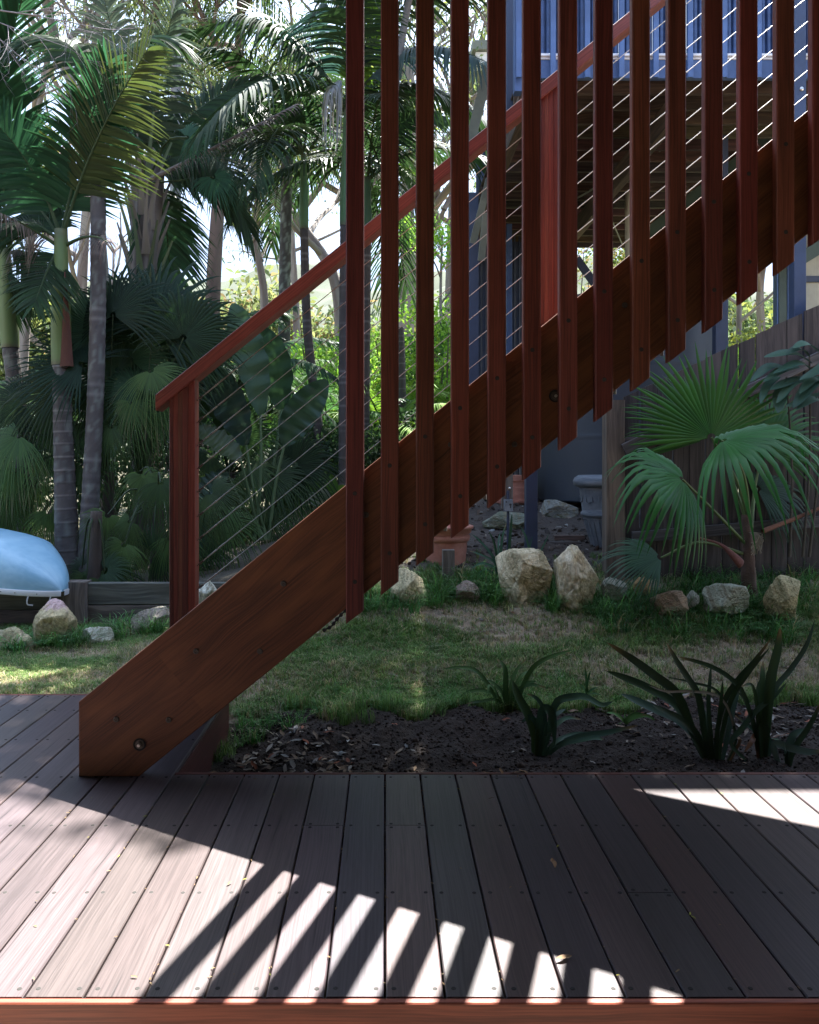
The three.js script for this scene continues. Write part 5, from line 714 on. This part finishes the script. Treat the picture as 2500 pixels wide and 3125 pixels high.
// bare twigs across the top left
{ const r = rng(480), g = thing('bare_branch', 'bare grey twiggy branch crossing the top left corner', 'branch', at(-60, 20, 7)), m = new MB(); const go = (p, D, L, rad, lev) => { const q = [p]; let c = p; const dd = D.clone(); for (let k = 0; k < 3; k++) { dd.add(V((r() - 0.5) * 0.5, (r() - 0.55) * 0.4, (r() - 0.5) * 0.4)).normalize(); c = c.clone().addScaledVector(dd, L / 3); q.push(c); } tube(m, q, (t) => rad * (1 - 0.6 * t), { n: 7, seg: 5, col: [0.2, 0.17, 0.17] }); if (lev) for (let k = 0; k < 4; k++) go(q[1 + (k % 3)], dd.clone().add(V((r() - 0.5) * 1.3, (r() - 0.6) * 1.1, (r() - 0.5))).normalize(), L * 0.55, rad * 0.55, lev - 1); }; go(at(-80, 20, 7), V(1, -0.05, 0), 1.1, 0.008, 3); go(at(-80, 40, 7), V(1, -0.25, 0), 0.9, 0.006, 3); go(at(-60, 60, 7.1), V(0.8, -0.6, 0), 0.6, 0.005, 3); part(g, 'twigs', m.geo(), M.bark); }
{ const g = thing('overhead_wire', 'pair of thin pale overhead wires behind the third and fourth battens', 'wire', at(1345, 420, 24)), m = new MB(); for (const y of [404, 426]) tube(m, [at(700, y - 26, 24), at(1345, y, 24), at(1900, y - 8, 24)], () => 0.016, { n: 20, seg: 5, col: [0.5, 0.5, 0.5] }); part(g, 'wire', m.geo(), M.bark); }

// ---------------------------------------------------------------- strap-leaved plants in the garden bed
function strapPlant(label, bx, by, d, leaves, sc, ox, oy, col, name = 'lily_plant') {
  const r = rng(bx), b = at(bx, by, d); b.y = groundY(b.x, d); const g = thing(name, label, 'plant', b);
  leaves.forEach(([pts, w, c], k) => {
    const dz = (r() - 0.5) * 0.25, P = pts.map(([x, y], i) => { const t = i / (pts.length - 1); return at(ox + x * sc, oy + y * sc, d + dz * (1 - t) + 0.02 * (r() - 0.5)); });
    P.reverse(); P[0].y = Math.min(P[0].y, b.y + 0.1); const root = V(lerp(P[0].x, b.x, 0.5), b.y - 0.02, lerp(P[0].z, b.z, 0.5)); P.unshift(root);
    const m = new MB(); strap(m, P, bladeW(w * sc * d / F), { n: 20, hint: V((r() - 0.5) * 0.5, 0.55, 1), fold: 0.3, col: jit(c ?? col, r, 0.2), tipCol: r() < 0.4 ? [0.2, 0.13, 0.06] : undefined, twist: (r() - 0.5) * 0.5 }); part(g, 'leaf', m.geo(), M.strap);
  });
  return g;
}
strapPlant('pale green strap-leaved plant at the grass edge of the soil bed', 1552, 2150, 4.62, [[[[0, 410], [150, 392], [300, 425], [450, 525]], 34], [[[475, 318], [545, 400], [556, 520]], 50], [[[1150, 238], [950, 300], [800, 390], [680, 500]], 42], [[[150, 660], [220, 610], [350, 595], [500, 660]], 30], [[[740, 310], [640, 440], [590, 560]], 34], [[[910, 570], [760, 545], [640, 600]], 36], [[[830, 515], [740, 530], [660, 590]], 32], [[[215, 710], [330, 690], [500, 690]], 26], [[[345, 510], [430, 520], [530, 600]], 26], [[[400, 640], [410, 550], [480, 560]], 24], [[[760, 420], [690, 470], [610, 600]], 30]], 0.3478, 1350, 1900, [0.05, 0.11, 0.035]);
strapPlant('strap-leaved plant with a folded arching leaf in the middle of the soil bed', 1630, 2282, 4.15, [[[[612, 500], [660, 640], [760, 830], [808, 980]], 88, [0.03, 0.06, 0.02]], [[[985, 1085], [975, 900], [945, 770], [890, 760], [860, 880], [840, 1010]], 84], [[[1500, 690], [1400, 725], [1260, 655], [1130, 655], [1000, 700], [930, 780]], 66], [[[1720, 900], [1450, 962], [1200, 1002], [1000, 1090]], 60, [0.05, 0.1, 0.07]], [[[1440, 1040], [1350, 1012], [1160, 1040], [960, 1085]], 44], [[[1240, 960], [1120, 985], [980, 1060]], 36], [[[1220, 850], [1100, 835], [1000, 895], [900, 1000]], 44], [[[1085, 755], [990, 815], [900, 940]], 44], [[[695, 870], [780, 830], [860, 900]], 50], [[[740, 625], [820, 660], [880, 745], [900, 900]], 40]], 0.3478, 1350, 1900, [0.035, 0.08, 0.05]);
strapPlant('tiny bright green seedling on the soil between the larger plants', 1907, 2208, 4.4, [[[[0, 860], [70, 870], [140, 930]], 26], [[[330, 880], [230, 878], [160, 930]], 34], [[[410, 930], [320, 885], [170, 935]], 30], [[[0, 1000], [80, 970], [150, 950]], 24], [[[150, 860], [152, 900], [155, 950]], 16]], 0.3768, 1850, 1850, [0.07, 0.16, 0.04], 'seedling');
strapPlant('large dark strap-leaved clump at the right of the soil bed', 2190, 2295, 4.08, [[[[0, 290], [200, 420], [400, 570], [560, 700], [720, 850]], 78], [[[0, 525], [150, 580], [350, 670], [560, 800], [720, 960]], 74], [[[120, 710], [230, 760], [400, 840], [560, 910], [720, 1020]], 80, [0.035, 0.07, 0.055]], [[[485, 290], [560, 430], [650, 570], [740, 720], [800, 900]], 62], [[[850, 470], [838, 620], [828, 800], [850, 1000]], 36], [[[945, 590], [930, 750], [895, 950]], 36], [[[1345, 250], [1200, 440], [1060, 600], [960, 760], [890, 980]], 44], [[[1330, 330], [1150, 540], [1010, 760], [930, 960]], 42], [[[480, 570], [700, 620], [900, 690], [1050, 780]], 24], [[[340, 640], [480, 690], [700, 690], [930, 745], [1040, 830]], 22, [0.2, 0.17, 0.13]], [[[760, 790], [780, 880], [820, 1000]], 84], [[[1085, 640], [1040, 780], [975, 980]], 44, [0.04, 0.08, 0.065]], [[[375, 800], [470, 850], [620, 930], [760, 1040]], 60], [[[990, 1120], [1020, 1060], [1080, 1020]], 30, [0.12, 0.06, 0.03]]], 0.3768, 1850, 1850, [0.022, 0.045, 0.02]);
strapPlant('tall strap-leaved plant with a thick stem at the right', 2330, 2290, 4.05, [[[[1412, 165], [1388, 350], [1340, 560], [1290, 850]], 74, [0.035, 0.075, 0.035]], [[[1690, 110], [1620, 320], [1480, 530], [1360, 680], [1290, 830]], 44, [0.05, 0.09, 0.065]], [[[1270, 440], [1262, 600], [1245, 800]], 52], [[[1355, 460], [1320, 560], [1290, 740]], 58], [[[1470, 610], [1350, 740], [1220, 840], [1100, 990], [1010, 1110]], 44, [0.05, 0.095, 0.06]], [[[1040, 880], [1180, 990], [1330, 1100]], 42, [0.035, 0.07, 0.055]], [[[580, 410], [700, 440], [850, 490], [1000, 580], [1100, 690], [1210, 850]], 44], [[[1090, 650], [1180, 640], [1240, 720]], 30], [[[1240, 600], [1250, 760], [1265, 950]], 90], [[[1300, 640], [1290, 800], [1275, 980]], 90], [[[1120, 1180], [1180, 1090], [1200, 990]], 46, [0.16, 0.07, 0.035]], [[[1060, 690], [1130, 770], [1220, 900]], 34]], 0.3768, 1850, 1850, [0.028, 0.06, 0.025]);
strapPlant('small strap-leaved plant with a pale leaf lying flat at the right edge', 2398, 2300, 4.02, [[[[1750, 760], [1650, 960], [1510, 1180]], 46], [[[1610, 990], [1510, 1050], [1475, 1180]], 62, [0.05, 0.09, 0.07]], [[[1780, 1170], [1640, 1180], [1500, 1150], [1360, 1080]], 62, [0.09, 0.14, 0.12]], [[[1330, 1070], [1400, 1090], [1450, 1160]], 30], [[[1440, 1090], [1450, 1150], [1460, 1200]], 30]], 0.3768, 1850, 1850, [0.03, 0.06, 0.035]);
strapPlant('clump of narrow upright leaves behind the broad boulder', 1520, 1745, 6.35, [[[[-30, 720], [60, 800], [190, 900]], 22], [[[130, 690], [180, 800], [215, 900]], 22], [[[300, 610], [260, 760], [240, 900]], 24], [[[355, 520], [340, 700], [310, 880]], 30], [[[430, 640], [490, 760], [520, 880]], 24], [[[710, 710], [640, 860], [560, 940]], 18], [[[-60, 880], [60, 920], [190, 1000]], 24], [[[-40, 1050], [70, 1000], [200, 1060]], 24], [[[20, 1100], [100, 1060], [190, 1110]], 18], [[[550, 740], [530, 820], [500, 920]], 16], [[[60, 800], [120, 860], [200, 940]], 18], [[[240, 700], [225, 800], [220, 920]], 18]], 0.3188, 1450, 1400, [0.03, 0.085, 0.05], 'strap_clump');
strapPlant('weedy green shoot at the edge of the soil bed', 1790, 2110, 4.75, [[[[1250, 370], [1262, 480], [1268, 600]], 22], [[[1300, 420], [1275, 520], [1265, 620]], 20], [[[1380, 570], [1330, 580], [1270, 630]], 18], [[[1180, 520], [1230, 560], [1262, 620]], 18], [[[1400, 640], [1330, 620], [1270, 640]], 16]], 0.3478, 1350, 1900, [0.05, 0.12, 0.05], 'weed');

// ---------------------------------------------------------------- lawn, weeds, litter
function instances(name, label, category, geo, mat, list) {
  const m = new THREE.InstancedMesh(geo, mat, list.length), o = new THREE.Object3D(), c = new THREE.Color();
  list.forEach((q, k) => { o.position.copy(q.p); o.rotation.set(q.rx ?? 0, q.ry ?? 0, q.rz ?? 0); o.scale.copy(q.s); o.updateMatrix(); m.setMatrixAt(k, o.matrix); c.setRGB(...q.c); m.setColorAt(k, c); });
  m.name = numbered(name); m.userData = { label, category, kind: 'stuff' }; m.castShadow = m.receiveShadow = true; scene.add(m); return m;
}
function tuft(seed, blades, h, w, spread, lean) { const r = rng(seed), mb = new MB(); for (let k = 0; k < blades; k++) { const a = r() * 6.283, q = spread * Math.sqrt(r()), b = V(Math.cos(a) * q, 0, Math.sin(a) * q), az = r() * 6.283, D = V(Math.cos(az), 0, Math.sin(az)), H = h * (0.5 + 0.7 * r()), l = lean * H * (0.3 + r()); strap(mb, [b, b.clone().addScaledVector(D, l * 0.35).add(V(0, H * 0.6, 0)), b.clone().addScaledVector(D, l).add(V(0, H * (1 - 0.25 * lean), 0))], (t) => w * (1 - 0.85 * t * t), { n: 3, hint: V(Math.sin(az), 0.2, -Math.cos(az)).cross(V(0, 1, 0)).add(V(0, 0.3, 0)), fold: 0.2, col: [1, 1, 1].map(() => 0.75 + 0.4 * r()) }); } return mb.geo(); }
{
  const r = rng(501), short = [0, 1, 2].map((k) => tuft(510 + k, 9, 0.05, 0.0036, 0.022, 0.9)), lists = [[], [], []], dry = [[], []];
  for (let k = 0; k < 90000; k++) {
    const d = 4.05 + 2.9 * Math.pow(r(), 1.15), x = -0.62 * d + 1.26 * d * r(); if (d > 6.72 || (x < -0.87 && d < 4.53)) continue;
    const s = soilness(x, d), mul = mulchness(x, d), dead = deadness(x, d), n = fbm(x * 3, d * 3, 61, 3); if (r() < s * 1.002 || r() < mul * 0.97 || r() < dead * 0.8) continue;
    const k2 = 0.55 + 0.9 * n, g = mixc([0.11, 0.22, 0.055], [0.2, 0.25, 0.09], r() * 0.6 + 0.5 * dead), c = r() < 0.14 + 0.35 * dead ? [0.38, 0.32, 0.2] : g;
    lists[k % 3].push({ p: V(x, groundY(x, d) - 0.004, -d), ry: r() * 6.28, s: V(1, k2 * (1 + 0.7 * smooth(0.05, 0.5, s)), 1).multiplyScalar(0.8 + 0.5 * r()), c: jit(c, r, 0.35) });
  }
  lists.forEach((l, k) => instances('grass', ['short patchy lawn grass in the shade behind the deck', 'short lawn blades mixed through the thin turf', 'fine lawn grass between the bare patches'][k], 'grass', short[k], M.grass, l));
  const straw = tuft(520, 7, 0.028, 0.003, 0.03, 2.6);
  for (let k = 0; k < 14000; k++) { const d = 4.3 + 2.3 * r(), x = -0.62 * d + 1.26 * d * r(), dead = deadness(x, d); if ((x < -0.87 && d < 4.54) || r() > dead * 0.9 + 0.06 || r() < soilness(x, d) * 0.975 || r() < mulchness(x, d) * 0.8) continue; dry[0].push({ p: V(x, groundY(x, d) + 0.004, -d), ry: r() * 6.28, s: V(1, 0.6, 1).multiplyScalar(0.7 + 0.8 * r()), c: jit([0.42, 0.34, 0.25], r, 0.4) }); }
  instances('dry_grass', 'dead straw-coloured grass lying on the bare patches', 'dry grass', straw, M.dry, dry[0]);
  const tall = tuft(530, 12, 0.2, 0.007, 0.04, 1.1), tl = [];
  const spots = [[1230, 1840, 90, 30, 5.95], [1330, 1800, 80, 40, 6.05], [1440, 1790, 70, 40, 6.15], [1500, 1800, 40, 30, 6.05], [1690, 1790, 20, 40, 5.98], [1840, 1800, 60, 26, 5.9], [1960, 1820, 90, 30, 5.85], [2120, 1760, 170, 60, 6.1], [2280, 1770, 120, 60, 6.0], [2420, 1760, 110, 70, 5.95], [2460, 1690, 90, 60, 6.2], [2050, 1850, 120, 16, 5.65], [2220, 1850, 120, 14, 5.62], [2380, 1855, 90, 14, 5.6], [240, 1955, 60, 20, 6.1], [360, 1915, 60, 20, 6.3], [470, 1900, 60, 24, 6.3], [150, 1985, 60, 12, 6.05], [40, 2000, 60, 12, 5.9], [700, 1820, 90, 30, 6.5], [860, 2170, 110, 24, 4.65], [1010, 2180, 110, 20, 4.68], [1180, 2150, 110, 20, 4.72], [760, 2210, 50, 20, 4.58], [1380, 2130, 60, 16, 4.8], [1560, 2120, 100, 20, 4.85], [1740, 2120, 90, 20, 4.85], [1950, 2090, 110, 16, 4.9], [1880, 1845, 70, 10, 5.7], [1120, 1860, 40, 12, 6.0], [2180, 1725, 160, 30, 6.2], [2350, 1735, 140, 30, 6.12], [2290, 1720, 70, 20, 5.95]];
  for (const [px, py, w, hh, d] of spots) for (let k = 0; k < 46; k++) { const X = at(px + (r() - 0.5) * 2 * w * 0.6, py, d + (r() - 0.5) * 0.35), dd = -X.z; X.y = groundY(X.x, dd) - 0.01; const sc = (d < 5 ? 0.45 : 0.8) * (0.5 + 0.9 * r()); tl.push({ p: X, ry: r() * 6.28, s: V(sc, sc, sc), c: jit(r() < 0.06 ? [0.34, 0.28, 0.17] : [0.085, 0.2, 0.055], r, 0.35) }); }
  instances('tall_grass', 'long green grass around the rocks and along the soil edge', 'grass', tall, M.grass, tl);
  // clods
  const cl = [], cg = mergeVertices(new THREE.IcosahedronGeometry(1, 3).deleteAttribute('normal').deleteAttribute('uv'), 1e-4), P = cg.attributes.position, v = V(0, 0, 0); for (let k = 0; k < P.count; k++) { v.fromBufferAttribute(P, k); v.multiplyScalar(0.65 + 0.7 * fbm(v.x * 2.2 + 5, v.y * 2.2 + v.z * 2.4, 77, 3)); P.setXYZ(k, v.x, v.y, v.z); } cg.setAttribute('color', new THREE.Float32BufferAttribute(new Float32Array(P.count * 3).fill(1), 3)); cg.computeVertexNormals();
  for (let k = 0; k < 20000; k++) { const d = 3.4 + 1.35 * r(), x = -0.83 + 3.9 * r(); if (r() > soilness(x, d)) continue; const s = 0.0018 + 0.0075 * Math.pow(r(), 4) + (r() < 0.004 ? 0.02 * r() : 0); cl.push({ p: V(x, groundY(x, d) + s * 0.25, -d), rx: r() * 6, ry: r() * 6, s: V(s, s * 0.75, s), c: jit([0.023, 0.0145, 0.0098], r, 0.5) }); }
  for (let k = 0; k < 1500; k++) { const d = 6.3 + 2.4 * r(), x = 0.1 + 2.4 * r(); if (r() > mulchness(x, d)) continue; const s = 0.006 + 0.016 * Math.pow(r(), 3); cl.push({ p: V(x, groundY(x, d) + s * 0.2, -d), rx: r() * 6, ry: r() * 6, s: V(s * 1.6, s * 0.5, s), c: jit(r() < 0.1 ? [0.2, 0.18, 0.15] : [0.05, 0.038, 0.03], r, 0.5) }); }
  instances('soil', 'dark crumbly clods of dug soil and mulch chips', 'soil', cg, std({ vertexColors: true, roughness: 1 }), cl);
  // fallen leaves
  const lf = new MB(); strap(lf, [V(-0.5, 0, 0), V(-0.1, 0.08, 0.03), V(0.25, 0.05, -0.03), V(0.5, 0.14, 0)], ovalW(0.32), { n: 8, hint: V(0, 1, 0), fold: 0.35, col: [1, 1, 1] }); const fl = [];
  for (let k = 0; k < 800; k++) { let d = 3.42 + 3.1 * r(), x = -0.6 * d + 1.2 * d * r(); if (r() < 0.3) { d = 3.5 + 0.9 * r(); x = -0.75 + 0.6 * r(); } else if (r() < 0.35) { d = 4.2 + 0.7 * r(); x = 1.2 + 1.2 * r(); } if (x < -0.88 && d < 4.55 || d > 6.5 && x < 0.3) continue; const s = 0.025 + 0.05 * r(); fl.push({ p: V(x, groundY(x, d) + 0.008, -d), rx: (r() - 0.5) * 0.7, ry: r() * 6.28, rz: (r() - 0.5) * 0.7, s: V(s, s, s), c: jit(r() < 0.12 ? [0.22, 0.08, 0.05] : r() < 0.5 ? [0.15, 0.115, 0.09] : [0.2, 0.185, 0.175], r, 0.4) }); }
  for (const [x, y] of [[652, 2362], [930, 2361], [1480, 2362], [1530, 2358], [1575, 2362], [1598, 2360], [1690, 2640], [1720, 2930], [700, 2700], [1500, 2440]]) { const p = at(x, y, 3180 / (y - CY)), s = 0.02 + 0.03 * r(); p.y = 0.004; fl.push({ p, rx: (r() - 0.5) * 0.5, ry: r() * 6.28, rz: (r() - 0.5) * 0.5, s: V(s, s, s), c: jit([0.24, 0.15, 0.09], r, 0.4) }); }
  instances('leaf_litter', 'scattered dry fallen leaves on the soil and lawn', 'fallen leaves', lf.geo(), M.dry, fl);
  const bits = []; for (let k = 0; k < 260; k++) { const b = Math.floor(r() * 26) - 13, d = 1.98 + 1.36 * r(); bits.push({ p: V(b * PITCH + (r() < 0.85 ? (r() - 0.5) * 0.008 : (r() - 0.5) * 0.12), 0.001 + 0.002 * r(), -d), ry: r() * 6.28, s: V(1, 1, 1).multiplyScalar(0.006 + 0.012 * Math.pow(r(), 2)), c: jit(r() < 0.25 ? [0.3, 0.3, 0.06] : [0.22, 0.15, 0.09], r, 0.4) }); }
  instances('leaf_crumbs', 'tiny twigs and seed bits caught in the deck gaps', 'debris', lf.geo(), M.dry, bits);
}

{ // hedge along the left of the deck, out of view
  const r = rng(601), g = thing('hedge', 'tall leafy hedge along the left side of the deck, out of view', 'hedge', V(-5.2, -0.3, 0)), mc = new MB(), mt = new MB();
  for (let k = 0; k < 14; k++) { const z = -4.4 + k * 0.5; tube(mt, [V(-5.2, -0.35, z), V(-5.15, 1.2, z + 0.1), V(-5.2, 3.2, z)], (t) => 0.04 * (1 - 0.7 * t), { n: 6, seg: 6, col: [0.1, 0.08, 0.06] }); }
  for (let k = 0; k < 210; k++) leafCloud(mc, V(-5.2 + (r() - 0.5) * 0.9, -0.1 + 4.3 * r(), -4.5 + 7 * r()), V(0.4, 0.35, 0.4), 70, { l: 0.13, w: 0.07, r, cols: DEEP, hang: 0.1 });
  part(g, 'stems', mt.geo(), M.bark); part(g, 'foliage', mc.geo(), M.leaf);
}
renderer.render(scene, camera);
